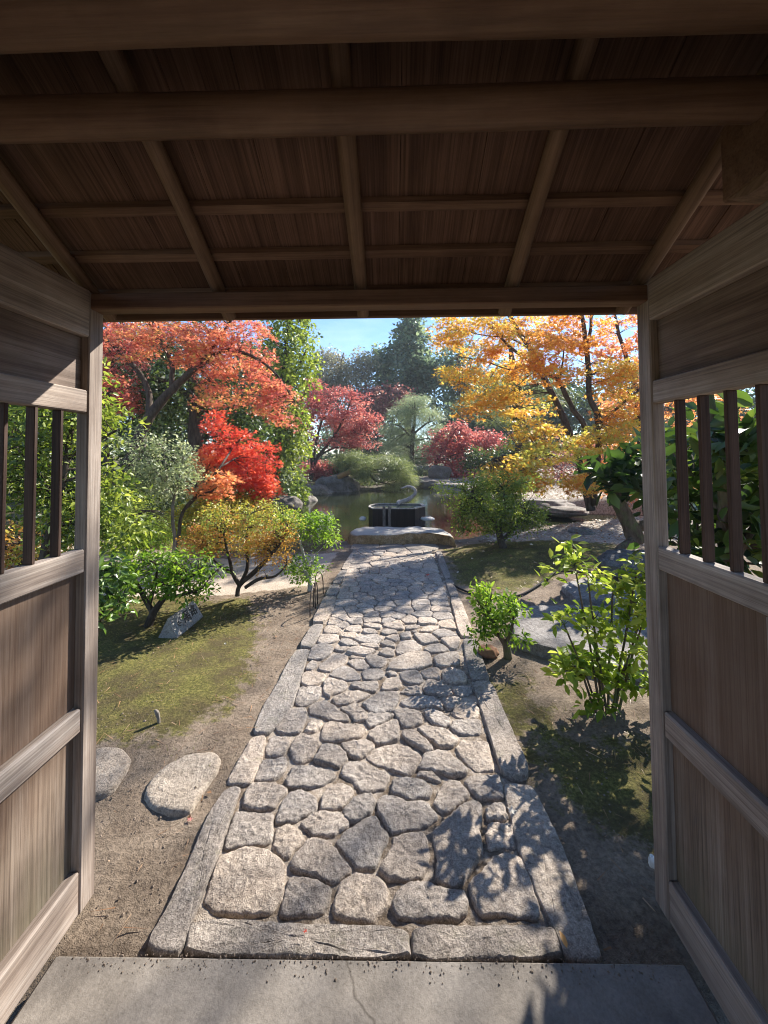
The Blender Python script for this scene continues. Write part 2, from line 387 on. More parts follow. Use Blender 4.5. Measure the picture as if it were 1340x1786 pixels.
def gz(X, Y):
    """ground height"""
    X = np.asarray(X, float); Y = np.asarray(Y, float)
    sd = poly_sd(X, Y, POND)
    t = np.clip((sd+.35)/.75, 0, 1); t = t*t*(3-2*t)
    z = -.014 + .012*np.sin(X*2.1+.6)*np.cos(Y*1.7)
    z = z + .05*np.clip((Y-20)/5, 0, 1)*np.clip(Y-20, 0, 60)*.35
    z = z + .045*np.exp(-((X+1.5)/.55)**2-((Y-2.5)/.6)**2) + .09*np.exp(-((X-1.55)/.7)**2-((Y-5.4)/.8)**2)
    z = z + .10*np.exp(-((X-2.6)/.8)**2-((Y-6.2)/.7)**2)
    z = z + .25*np.clip((-X-3)/4, 0, 1)+.35*np.clip((X-4)/5, 0, 1)
    z = z*(1-t) + t*(-.95)
    xl = -.767+(.054)*(Y-1.24)/5.3+.1; xr = .612+.193*(Y-1.24)/5.3-.1
    inp = (X > xl) & (X < xr) & (Y > 1.3) & (Y < 6.5)
    z = np.where(inp, -.009, z)
    z = np.where((Y < 1.2) & (np.abs(X) < 1.2), -.05, z)
    return z
def g1(x, y): return float(gz(np.array([x]), np.array([y]))[0])
def axis(segs):
    out = [segs[0][0]]
    for a, b, st in segs: out += list(np.linspace(a, b, max(2, int(round((b-a)/st))+1))[1:])
    return np.array(out)
gx = axis([(-140, -40, 22), (-40, -8, 1.6), (-8, -3, .25), (-3, 3.2, .045), (3.2, 9, .25), (9, 40, 1.6), (40, 140, 22)])
gy = axis([(-60, -3, 8), (-3, .9, .3), (.9, 7.4, .045), (7.4, 21, .2), (21, 60, 1.5), (60, 200, 30)])
GX, GY = np.meshgrid(gx, gy); GZ = gz(GX, GY)
nf = np.array([noise.noise(Vector((x*9, y*9, 0)))*.008+.010*noise.noise(Vector((x*3.7, y*3.7, 8)))*(abs(x+.02) > 1.0)+noise.noise(Vector((x*30, y*30, 3)))*.004 if abs(x) < 3.3 and y < 8 else 0.0
               for x, y in zip(GX.ravel(), GY.ravel())]).reshape(GX.shape)
GZ = GZ+nf
nx, ny = len(gx), len(gy)
me = bpy.data.meshes.new('ground')
idx = np.arange(nx*ny).reshape(ny, nx)
q = np.stack([idx[:-1, :-1], idx[:-1, 1:], idx[1:, 1:], idx[1:, :-1]], -1).reshape(-1, 4)
me.vertices.add(nx*ny); me.vertices.foreach_set('co', np.stack([GX, GY, GZ], -1).astype(np.float32).ravel())
me.loops.add(q.size); me.loops.foreach_set('vertex_index', q.ravel().astype(np.int32))
me.polygons.add(len(q)); me.polygons.foreach_set('loop_start', np.arange(0, q.size, 4, dtype=np.int32))
me.polygons.foreach_set('use_smooth', np.ones(len(q), bool)); me.update(calc_edges=True)
def soft(polys, wdt=.12):
    v = np.zeros(GX.shape)
    for p in polys: v = np.maximum(v, np.clip(.5+poly_sd(GX, GY, p)/wdt, 0, 1))
    return v
mossv = soft(MOSS, .42); mossv = np.maximum(mossv, .75*((GX < -2.0) & (GY < 4.4)))
sandv = soft(SAND, .14)
sandv = np.maximum(sandv, .47*((GX > -.70+.054*(GY-1.24)/5.3) & (GX < .55+.193*(GY-1.24)/5.3) & (GY > 1.3) & (GY < 6.5)))
littv = np.clip((GX-1.2)/1.0, 0, 1)*np.clip((GY-6.2)/.6, 0, 1)
littv = np.maximum(littv, np.clip((GY-9)/4, 0, 1)*.6*(GX > 3))
mossv = np.maximum(mossv, .62*((GX < -1.0) & (GY > 6.1)))
for nme, v in (('moss', mossv), ('sand', sandv), ('litter', littv)):
    a = me.attributes.new(nme, 'FLOAT', 'POINT'); a.data.foreach_set('value', v.astype(np.float32).ravel())
me.materials.append(M_GROUND)
go = bpy.data.objects.new('ground', me); COL.objects.link(go); tag(go, 'brown garden soil with moss patches and pale sand', 'ground', kind='structure')

b = MB(); b.add([(-30, 6.5, -.3), (30, 6.5, -.3), (30, 24, -.3), (-30, 24, -.3)], [(0, 1, 2, 3)])
# trim the water sheet to the pond with a margin hidden in the banks
P2 = np.array(POND); c0 = P2.mean(0)
def grow(poly, d):
    P = np.array(poly); n = len(P); out = []
    for i in range(n):
        e = P[(i+1) % n]-P[i-1]; nn = np.array([e[1], -e[0]])/np.hypot(*e); out.append(tuple(P[i]+nn*d))
    return out
wp = grow(POND, .25)
b = MB(); b.add([(x, y, -.3) for x, y in wp], [list(range(len(wp)))])
tag(b.build('water', M_WATER), 'still dark pond water reflecting the trees', 'water', kind='structure')
# concrete floor of the gate
b = MB(); cf0 = gnd(60, 1666); cf1 = gnd(1206, 1683)
b.box(-1.02, .845, -1.1, 1.222, -.2, .012, .012)
tag(b.build('floor', M_CONC), 'worn grey concrete floor under the gate', 'floor', kind='structure')

# ------------------------------------------------------------------ stones
def chaikin(P, it=1, w_=.25):
    for _ in range(it):
        Q = []
        for i in range(len(P)):
            a = P[i]; c = P[(i+1) % len(P)]
            Q += [a*(1-w_)+c*w_, a*w_+c*(1-w_)]
        P = Q
    return P
def resample(P, n):
    P = np.array(P); Q = np.vstack([P, P[:1]]); s = np.r_[0, np.cumsum(np.hypot(*(np.diff(Q, axis=0).T)))]
    t = np.linspace(0, s[-1], n, endpoint=False)
    return np.stack([np.interp(t, s, Q[:, 0]), np.interp(t, s, Q[:, 1])], -1)
def stone(name, poly, mat, top=.008, depth=.09, n=40, rough=1.0, tilt=.006, rounds=1, edge=.014, shrink=0.0, jag=.004, parent=None):
    """a flat stone whose outline is the polygon (x, y), with a rounded rough top"""
    P = chaikin([np.array(p, float) for p in poly], rounds, .14); P = resample(P, n); c = P.mean(0)
    sz = math.sqrt(max(1e-5, abs(np.sum(P[:, 0]*np.roll(P[:, 1], -1)-P[:, 1]*np.roll(P[:, 0], -1))/2)))
    if shrink: P = c+(P-c)*(1-shrink/max(sz, .01))
    sd = random.random()*100; tx, ty = random.gauss(0, tilt), random.gauss(0, tilt)
    ed = min(edge, sz*.12)
    for i in range(n):
        d = P[i]-c; d /= np.hypot(*d)+1e-9
        P[i] += d*(jag*noise.noise(Vector((P[i][0]*28, P[i][1]*28, sd)))+.5*jag*noise.noise(Vector((P[i][0]*80, P[i][1]*80, sd))))
    rings = [(-.012, -depth), (-.003, -ed*1.6), (ed*.3, -ed*.4), (ed*1.1, 0), (ed*3.2, 0), (None, .84), (None, .7), (None, .55), (None, .4), (None, .25), (None, .12)]
    vs = []
    for a, z in rings:
        for p in P:
            d = p-c; L_ = np.hypot(*d)+1e-9
            if a is None:
                s_ = z*(1-min(.9, 2.4*ed/L_)); zz = 0.0
            else: s_ = max(.3, 1-a/L_); zz = z
            x, y = c+d*s_; h = 0
            if zz > -depth*.9:
                w_ = x*.8+y*.6; h = rough*(.007*noise.noise(Vector((x*9, y*9, sd)))+.006*abs(noise.noise(Vector((x*22+4*noise.noise(Vector((x*9, y*9, 1))), y*34, sd))))-.003+.0035*noise.noise(Vector((x*60, y*60, sd))))
                h += tx*(x-c[0])+ty*(y-c[1])+(.002*(1-s_**2) if zz == 0 else 0)
            vs.append((x, y, top+zz+h))
    vs.append((c[0], c[1], top+.004*rough*noise.noise(Vector((c[0]*11, c[1]*11, sd)))))
    fs = []; k = len(rings)
    for r in range(k-1):
        for j in range(n): fs.append((r*n+j, r*n+(j+1) % n, (r+1)*n+(j+1) % n, (r+1)*n+j))
    for j in range(n): fs.append(((k-1)*n+j, (k-1)*n+(j+1) % n, len(vs)-1))
    b = MB(); b.add(vs, fs); o = b.build(name, mat, parent, True, loc=(c[0], c[1], top)); smooth_by_angle(o, 38)
    return o, c, sz, P
def orient(poly):
    a = sum(poly[i][0]*poly[(i+1) % len(poly)][1]-poly[i][1]*poly[(i+1) % len(poly)][0] for i in range(len(poly)))
    return poly if a > 0 else poly[::-1]

TR = dict(A=(340, 1360, 4.1875), B=(640, 1360, 4.1875), C=(440, 1230, 5.583), D=(660, 1230, 5.583), E=(480, 1090, 6.7), F=(660, 1090, 6.7),
          G=(540, 1000, 8.933), H=(680, 1000, 8.933), I=(590, 940, 6.7))
def cp(k, u, v): ox, oy, s_ = TR[k]; return (ox+u/s_, oy+v/s_)
ST = {}
ST['A'] = """60,900 105,770 120,690 170,570 300,500 380,490 480,505 560,530 650,590 665,650 660,760 630,880 540,975 300,985 150,980 90,930
700,705 800,715 900,740 1000,800 980,880 930,985 800,1000 620,990 640,900 670,770
300,230 450,240 570,245 575,330 560,440 480,490 350,490 205,510 240,400 270,300
590,360 640,325 720,325 770,370 820,450 730,510 670,570 600,530 570,460
690,620 740,540 830,440 900,430 980,460 1060,550 1150,670 1050,745 980,760 850,700 700,650
600,250 660,120 770,65 850,95 890,130 895,220 800,270 740,310 600,315
360,110 400,40 480,25 600,40 680,80 640,130 580,215 430,210 345,190
915,215 930,100 1000,40 1070,20 1140,50 1160,110 1080,210 1000,220
770,315 840,265 920,230 1050,235 1110,270 1140,330 1060,375 1020,410 860,415 800,360
1075,230 1180,125 1240,105 1300,115 1315,180 1290,240 1190,300 1140,310 1090,270
1030,450 1080,385 1200,305 1290,255 1330,280 1410,400 1400,460 1360,540 1320,640 1280,655 1180,645 1120,570 1050,490
1000,960 1030,880 1060,760 1150,690 1230,685 1330,715 1400,770 1415,830 1410,920 1340,1000 1320,1050 1150,1035 1010,990"""
ST['B'] = """190,900 230,810 290,755 400,755 520,790 600,815 700,820 735,880 735,980 640,1020 400,1025 210,1015
90,650 170,500 200,405 300,380 410,365 445,430 460,540 455,640 400,715 300,735 170,720 110,685
480,430 490,370 580,280 700,180 780,145 845,190 840,300 820,380 860,520 800,590 730,700 700,760 640,785 560,765 505,720 500,640 520,590
740,780 800,680 900,600 920,540 1080,530 1130,580 1180,700 1230,830 1260,960 1240,1020 1080,1000 1010,975 850,1000 800,940
880,320 980,305 1075,320 1085,400 1080,490 990,495 885,505 875,420
870,200 950,175 1010,195 1020,280 960,295 880,285
70,140 130,100 200,120 300,165 420,145 480,200 525,270 450,330 350,355 190,385 140,330 80,240
170,60 190,0 300,-10 430,15 480,70 450,130 300,145 180,85
490,180 510,90 560,20 620,0 690,15 760,110 690,170 590,240 560,245 500,200
710,20 760,-35 960,-30 985,50 1005,140 940,140 870,135 830,150 760,80"""
ST['C'] = """215,230 330,100 370,30 520,30 540,80 520,150 480,260 420,275 280,275
510,240 560,160 690,150 680,210 620,260 540,265
660,310 700,180 760,165 900,180 1040,175 1125,245 1060,310 900,340 800,350 690,345
120,450 170,300 330,305 370,340 330,440 300,490 150,500
370,480 370,400 420,310 490,280 580,300 670,370 620,450 580,520 480,565 420,545
590,530 640,470 660,400 720,375 830,380 900,440 930,530 840,605 770,580 680,560
860,380 930,350 1110,330 1200,405 1120,470 1060,515 960,495 900,430
10,740 80,560 100,535 320,505 355,560 280,680 200,735
320,750 400,600 550,585 800,635 820,700 720,760 640,800 360,805
860,650 900,570 960,540 1100,555 1200,600 1330,660 1330,730 1290,810 1150,850 1060,840 980,740 870,680"""
ST['D'] = """-145,85 -60,55 90,65 160,90 90,140 0,185 -85,220 -125,170
140,60 240,25 370,45 420,80 430,170 330,220 240,225 190,130
430,60 480,40 600,60 700,130 705,200 640,220 550,190 490,140
720,60 740,-40 950,-40 980,60 970,125 820,135 740,110
690,230 740,150 880,150 990,140 1000,230 1005,290 860,290 780,280
370,230 450,195 600,225 710,260 780,340 710,405 580,400 530,350 440,290
225,300 250,250 320,235 380,265 460,330 540,440 480,465 400,410 300,360
-110,290 0,200 150,150 190,160 205,240 200,340 60,370 -20,385 -60,330
-125,510 -60,440 60,390 180,375 300,410 430,500 390,570 320,680 230,670 100,620 -40,570
380,620 430,540 450,470 570,435 650,435 720,480 800,540 870,640 820,680 700,695 600,660 500,640
750,420 790,350 900,335 1060,350 1090,430 1130,620 1040,640 940,640 860,570 780,480
365,690 400,650 500,645 620,730 590,750 480,720"""
ST['E'] = """560,80 590,10 700,0 790,60 700,100 600,95
490,210 530,110 740,110 745,180 650,215 550,225
760,140 770,95 950,95 975,130 910,160
760,200 780,165 860,165 980,220 920,250 800,240
910,165 1000,130 1120,110 1190,105 1270,160 1180,220 1030,210
1015,80 1040,40 1150,50 1210,95 1100,105
690,280 730,255 870,255 870,275 800,310 720,300
820,315 900,260 980,250 1190,300 1090,350 1030,355 900,335
980,235 1010,220 1190,225 1220,270 1150,280 1050,255
375,400 440,250 500,225 660,230 690,270 640,340 550,400 430,410
500,510 560,430 640,370 690,320 860,360 830,430 740,490 630,545 520,530
350,530 380,460 430,420 490,435 495,480 440,530
870,380 890,350 1030,375 1020,390 900,390
850,430 900,400 1020,395 1110,490 1050,515 950,520 880,460
1050,380 1110,350 1200,355 1310,400 1270,460 1170,500 1120,470
295,670 340,560 450,545 600,580 560,650 480,700 390,720
620,585 720,510 810,475 920,520 1010,630 960,650 820,650 730,620
1000,550 1070,510 1230,505 1275,540 1260,610 1150,640 1040,630
570,650 650,625 830,665 860,710 800,760 660,820 640,840 560,800
880,720 900,670 1190,650 1210,720 1160,795 1040,760
660,850 800,800 960,775 1120,810 1040,870 850,930 700,935
225,920 270,770 300,730 540,720 530,830 440,910 320,955
390,960 450,915 590,885 640,910 760,1000 870,1070 860,1130 700,1125 560,1080 400,1040
750,980 860,930 940,910 990,950 1060,1010 1090,1040 1080,1110 930,1130 880,1050
1005,920 1150,840 1230,800 1430,785 1450,830 1440,900 1380,1000 1250,1050 1100,1020
810,60 860,10 1000,5 1010,80 900,90
1020,0 1100,-20 1230,0 1240,40 1130,45"""
ST['F'] = """320,60 330,0 500,10 430,45
470,75 530,25 600,10 720,15 690,50 600,80
630,90 700,50 760,45 850,70 935,130 850,140 700,150
405,100 600,100 720,190 640,205 530,225 460,170
725,170 780,150 940,145 960,190 920,290 860,290 790,230
205,330 210,250 260,190 420,170 510,260 480,295 330,325 240,340
530,280 600,235 740,215 830,290 740,320 600,325
95,500 210,380 320,340 450,315 600,325 635,460 520,490 440,525 260,530 130,530
645,380 750,345 930,325 955,390 950,470 760,490 680,470
85,560 130,535 220,560 210,590 150,595
245,570 280,545 430,530 490,560 530,660 470,690 340,685 270,640
490,540 600,500 690,490 720,530 725,630 640,620 550,620
740,580 760,530 870,510 990,550 1045,640 1020,675 860,680 780,640
30,740 80,640 170,615 240,640 290,710 220,745 120,765 60,770
250,790 330,730 460,715 510,770 530,815 400,820
510,750 560,640 620,635 830,700 870,820 780,835 660,805 560,800
860,740 920,710 1080,710 1110,780 1050,820 960,840 890,800
250,910 320,850 450,840 620,830 740,900 755,980 640,940 470,960 330,960
770,930 800,860 880,850 960,860 940,930 880,980 800,970
20,90 80,40 220,70 220,100 100,120
80,150 140,120 240,115 250,170 190,190
20,220 90,175 200,215 190,270 80,245
0,330 60,270 170,280 190,350 120,370
-40,480 0,370 105,400 80,470 20,490
245,110 330,80 380,85 390,150 280,160
385,75 440,55 455,85 400,92
40,10 100,-30 280,-10 300,50 200,50"""
stones = []                                            # (outline in plan)
for k in ST:
    for line in ST[k].strip().split('\n'):
        stones.append(orient([tuple(gnd(*cp(k, *map(float, t.split(','))))[:2]) for t in line.split()]))
tr_c = [np.mean(p, axis=0) for p in stones]
seeds = []
GS = "680,30 930,55 610,100 830,100 1110,105 1290,120 620,175 900,155 1200,175 530,255 700,255 860,210 1050,210 1240,230 880,265 1070,270 560,340 800,335 1020,330 1240,300 600,460 900,395 1130,395 930,455 860,510 1200,485 470,590 640,565 860,585 1150,550 520,690 700,660 980,650 1210,640 400,750 690,750 510,800 970,725 1260,740"
HS = "50,50 210,15 250,75 430,30 680,40 90,125 290,130 480,100 600,145 720,110 50,180 230,180 430,165 620,185 780,155 40,240 160,230 390,230 770,240 590,280 190,310 450,290 440,360 800,315 750,385 150,385 200,450 470,460 790,465 230,570 500,545 770,565 110,680 520,640 800,675 290,725 80,770 580,750 890,800"
IS = "170,175 330,155 480,135 650,140 770,160 920,150 1060,150 250,200 350,180 460,175 600,180 720,195 880,195 1060,190 400,220 560,230 800,225 960,210 250,260 650,250 900,240 1060,250 270,320 490,300 690,310 800,300 920,325 1060,330 180,380 310,375 420,375 540,375 750,350 860,375 1050,370 680,395"
for k, s_ in (('G', GS), ('H', HS), ('I', IS)):
    for t in s_.split():
        p = gnd(*cp(k, *map(float, t.split(',')))); seeds.append((p.x, p.y))
def kerbx(y):                                          # inner edges of the kerbs at a distance y
    l = [gnd(541, 1131), gnd(567, 1088), gnd(592, 1020), gnd(613, 961)]; r = [gnd(806, 1115), gnd(784, 1041), gnd(774, 1012), gnd(756, 961)]
    return (np.interp(y, [p.y for p in l], [p.x for p in l]), np.interp(y, [p.y for p in r], [p.x for p in r]))
ycap = gnd(680, 958).y
def clip_half(poly, a, nrm):                           # keep the side of point a opposite to nrm
    out = []
    for i in range(len(poly)):
        p, q_ = poly[i], poly[(i+1) % len(poly)]; dp, dq = (p-a)@nrm, (q_-a)@nrm
        if dp <= 0: out.append(p)
        if (dp < 0) != (dq < 0) and abs(dp-dq) > 1e-12: out.append(p+(q_-p)*(dp/(dp-dq)))
    return out
allc = [np.array(s_) for s_ in seeds]+[c for c in tr_c if c[1] > 3.0]
for s_ in seeds:
    s_ = np.array(s_); xl, xr = kerbx(s_[1])
    y0 = max(s_[1]-.5, min(np.min(np.array(p)[:, 1]) for p in stones)*0); poly = [np.array(v) for v in ((xl+.02, s_[1]-.45), (xr-.02, s_[1]-.45), (xr-.02, s_[1]+.45), (xl+.02, s_[1]+.45))]
    for o_ in allc:
        d = o_-s_; L_ = np.hypot(*d)
        if 1e-6 < L_ < 1.3: poly = clip_half(poly, s_+d*.5, d/L_)
        if len(poly) < 3: break
    if len(poly) < 3: continue
    poly = clip_half(poly, np.array((0, ycap-.02)), np.array((0, 1.0)))
    if len(poly) < 3: continue
    c = np.mean(poly, axis=0); out = []
    for p in poly:
        d = p-c; L_ = np.hypot(*d)+1e-9; out.append(tuple(c+d*max(.6, 1-.0075/L_)))
    stones.append(orient(out))
# labels: rows counted from the gate, place in the row counted from the left kerb
ORD = ["first", "second", "third", "fourth", "fifth", "sixth", "seventh", "eighth", "ninth", "tenth", "eleventh", "twelfth", "thirteenth", "fourteenth",
       "fifteenth", "sixteenth", "seventeenth", "eighteenth", "nineteenth", "twentieth"]
order = sorted(range(len(stones)), key=lambda i: np.mean(stones[i], axis=0)[1])
rows = []; cur = []
for i in order:
    if cur and (len(cur) >= 12 or np.mean(stones[i], axis=0)[1]-np.mean(stones[cur[0]], axis=0)[1] > .19+.02*len(rows)):
        rows.append(cur); cur = []
    cur.append(i)
rows.append(cur)
def aspect(P):
    P = np.array(P); P = P-P.mean(0); e, _ = np.linalg.eigh(P.T@P); return math.sqrt(e[1]/max(e[0], 1e-9))
for ri, row in enumerate(rows):
    row.sort(key=lambda i: np.mean(stones[i], axis=0)[0])
    for ci, i in enumerate(row):
        near = np.mean(stones[i], axis=0)[1] < 2.6
        o, c, sz, P = stone('paving_stone', stones[i], S_PAVE, random.gauss(.008, .0025), .09, 64 if near else 30, 1.1 if near else .7,
                            .012 if near else .006, 1, .0055 if near else .004, jag=.007)
        asp = aspect(P); size = 'large' if sz > .25 else ('small' if sz < .13 else 'medium')
        shp = 'long' if asp > 1.75 else ('broad' if asp > 1.3 else 'compact')
        where = 'beside the left kerb' if ci == 0 else ('beside the right kerb' if ci == len(row)-1 else '%s from the left kerb' % ORD[ci])
        tag(o, '%s %s grey paving stone %s, %s row out from the gate' % (size, shp, where, ORD[ri] if ri < 20 else 'last'), 'paving stone', 'paving stones of the path')
# the three pale slabs that end the path
for lab, pts in (("left", [(610, 960), (614, 951), (622, 948), (660, 949), (663, 953), (655, 960)]),
                 ("middle", [(657, 960), (664, 951), (700, 950), (710, 958), (690, 961)]),
                 ("right", [(712, 960), (702, 950), (762, 950), (767, 956), (757, 961)])):
    o = stone('paving_slab', orient(gpoly(pts)), S_STEP, .012, .1, 32, .6, .003, 1, .008)[0]
    tag(o, '%s one of the three pale flat slabs closing the far end of the path' % lab, 'paving slab', 'end slabs of the path')
KL = [[(255, 1652), (290, 1590), (330, 1500), (365, 1420), (392, 1380), (407, 1373), (421, 1377), (412, 1402), (392, 1460), (370, 1520), (350, 1570), (335, 1610), (318, 1663), (270, 1664)],
      [(393, 1369), (418, 1325), (440, 1286), (466, 1285), (455, 1330), (440, 1368), (425, 1372)],
      [(441, 1281), (455, 1240), (480, 1200), (500, 1160), (518, 1133), (541, 1133), (532, 1162), (512, 1230), (490, 1262), (467, 1282)],
      [(521, 1130), (544, 1090), (565, 1090), (556, 1111), (544, 1130)],
      [(543, 1086), (566, 1041), (588, 1041), (581, 1067), (566, 1086)],
      [(567, 1038), (576, 1021), (592, 1021), (591, 1028), (588, 1038)],
      [(579, 1018), (594, 996), (607, 996), (600, 1008), (593, 1018)],
      [(595, 994), (603, 979), (613, 966), (617, 966), (613, 980), (608, 994)]]
KR = [[(876, 1367), (900, 1364), (931, 1369), (983, 1478), (1020, 1580), (1054, 1676), (986, 1672), (974, 1638), (940, 1570), (912, 1500), (890, 1430)],
      [(823, 1190), (857, 1189), (885, 1255), (921, 1333), (920, 1350), (877, 1355), (862, 1310), (847, 1262)],
      [(807, 1116), (831, 1116), (842, 1150), (855, 1186), (822, 1187), (812, 1150)],
      [(785, 1043), (803, 1043), (829, 1113), (802, 1112)],
      [(776, 1012), (789, 1012), (802, 1041), (785, 1041)],
      [(760, 962), (770, 962), (788, 1010), (776, 1010), (766, 985)]]
KF = [[(332, 1606), (711, 1620), (717, 1678), (320, 1669)], [(720, 1618), (966, 1616), (983, 1674), (719, 1681)]]
NTH = ["nearest the gate", "second from the gate", "third from the gate", "fourth from the gate", "fifth from the gate", "sixth from the gate", "seventh from the gate", "last before the far end"]
for side, ks in (('left', KL), ('right', KR)):
    for j, pts in enumerate(ks):
        o = stone('kerb_stone', orient(gpoly(pts)), S_KERB, .013 if (side == 'left' or j) else .005, .12, 90 if j < 3 else 44, .8, .003, 1, .007, jag=.004)[0]
        tag(o, 'grey granite kerb stone on the %s side of the path, %s' % (side, NTH[j] if j < len(ks)-1 else NTH[-1]), 'kerb stone', 'kerb stones of the path')
for lab, pts in zip(("longer left kerb stone of the two across the near end of the path", "shorter right kerb stone of the two across the near end of the path"), KF):
    tag(stone('kerb_stone', orient(gpoly(pts)), S_KERB, .013, .12, 90, .8, .002, 1, .008, jag=.004)[0], lab, 'kerb stone', 'kerb stones of the path')
tag(stone('stepping_stone', orient(gpoly([(252, 1390), (262, 1365), (290, 1340), (330, 1320), (375, 1316), (387, 1330), (378, 1352), (352, 1390), (332, 1422), (305, 1424), (258, 1412)])), S_STEP, .022, .1, 56, .5, .006, 2, .012)[0],
    'pale egg shaped stepping stone in the soil beside the left kerb', 'stepping stone', 'stepping stones on the left')
tag(stone('stepping_stone', orient(gpoly([(120, 1370), (135, 1330), (176, 1311), (212, 1314), (230, 1332), (215, 1362), (196, 1388), (150, 1402)])), S_STEP, .034, .1, 56, .5, .006, 2, .012)[0],
    'pale round stepping stone half hidden by the left door post', 'stepping stone', 'stepping stones on the left')
for lab, pts, top in (('large flat grey slab among the bright shrubs on the right', [(888, 1085), (912, 1057), (1010, 1054), (1180, 1060), (1190, 1175), (1060, 1160), (985, 1137), (900, 1112)], .07),
                      ('paler flat slab behind the large grey slab on the right', [(975, 1018), (1050, 1000), (1150, 1003), (1160, 1045), (1010, 1046)], .05)):
    tag(stone('stone_slab', orient([tuple(gnd(px, py, top)[:2]) for px, py in pts]), S_SLAB, top, .14, 80, .5, .004, 1, .012, jag=.014)[0], lab, 'stone slab')

def rock(name, label, c, r, mat, seed=0, amp=.28, cat='rock', group=None, sub=4, flat=True):
    import bmesh
    bm = bmesh.new(); bmesh.ops.create_icosphere(bm, subdivisions=sub, radius=1)
    for v in bm.verts:
        p = v.co.copy(); s = Vector((seed*7.3, seed*3.1, seed))
        cell = noise.cell_vector(p*1.3+s)*.0
        d = 1+amp*noise.noise(p*1.2+s)+amp*.5*noise.noise(p*2.7+s)+amp*.22*abs(noise.noise(p*6+s))+amp*.1*noise.noise(p*14+s)
        q_ = p*d
        if flat: q_.z = min(q_.z, .8+.25*noise.noise(p*2.2+s)); q_.z = max(q_.z, -.5)
        v.co = Vector((q_.x*r[0], q_.y*r[1], q_.z*r[2]))
    me = bpy.data.meshes.new(name); bm.to_mesh(me); bm.free(); me.materials.append(mat)
    me.polygons.foreach_set('use_smooth', [True]*len(me.polygons))
    try: me.set_sharp_from_angle(angle=R(35))
    except Exception: pass
    o = bpy.data.objects.new(name, me); COL.objects.link(o); o.location = c
    return tag(o, label, cat, group)

# the long flat rock at the end of the path
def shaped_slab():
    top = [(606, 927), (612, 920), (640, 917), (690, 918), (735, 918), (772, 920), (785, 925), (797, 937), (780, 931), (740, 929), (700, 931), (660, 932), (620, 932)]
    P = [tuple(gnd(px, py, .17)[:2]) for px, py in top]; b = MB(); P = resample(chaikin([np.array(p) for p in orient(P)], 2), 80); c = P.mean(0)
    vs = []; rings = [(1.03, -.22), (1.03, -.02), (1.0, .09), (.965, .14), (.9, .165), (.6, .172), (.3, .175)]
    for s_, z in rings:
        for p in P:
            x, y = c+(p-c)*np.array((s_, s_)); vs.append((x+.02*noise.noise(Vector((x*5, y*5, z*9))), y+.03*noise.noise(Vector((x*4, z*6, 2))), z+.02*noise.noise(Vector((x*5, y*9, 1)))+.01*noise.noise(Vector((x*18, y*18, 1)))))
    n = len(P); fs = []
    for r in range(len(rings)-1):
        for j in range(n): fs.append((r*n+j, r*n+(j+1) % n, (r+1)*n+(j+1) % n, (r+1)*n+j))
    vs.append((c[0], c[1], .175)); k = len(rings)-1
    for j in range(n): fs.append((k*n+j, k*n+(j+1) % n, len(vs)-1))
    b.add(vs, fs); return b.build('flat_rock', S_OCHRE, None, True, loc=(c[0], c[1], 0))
tag(shaped_slab(), 'long flat ochre sided rock across the end of the path', 'rock')

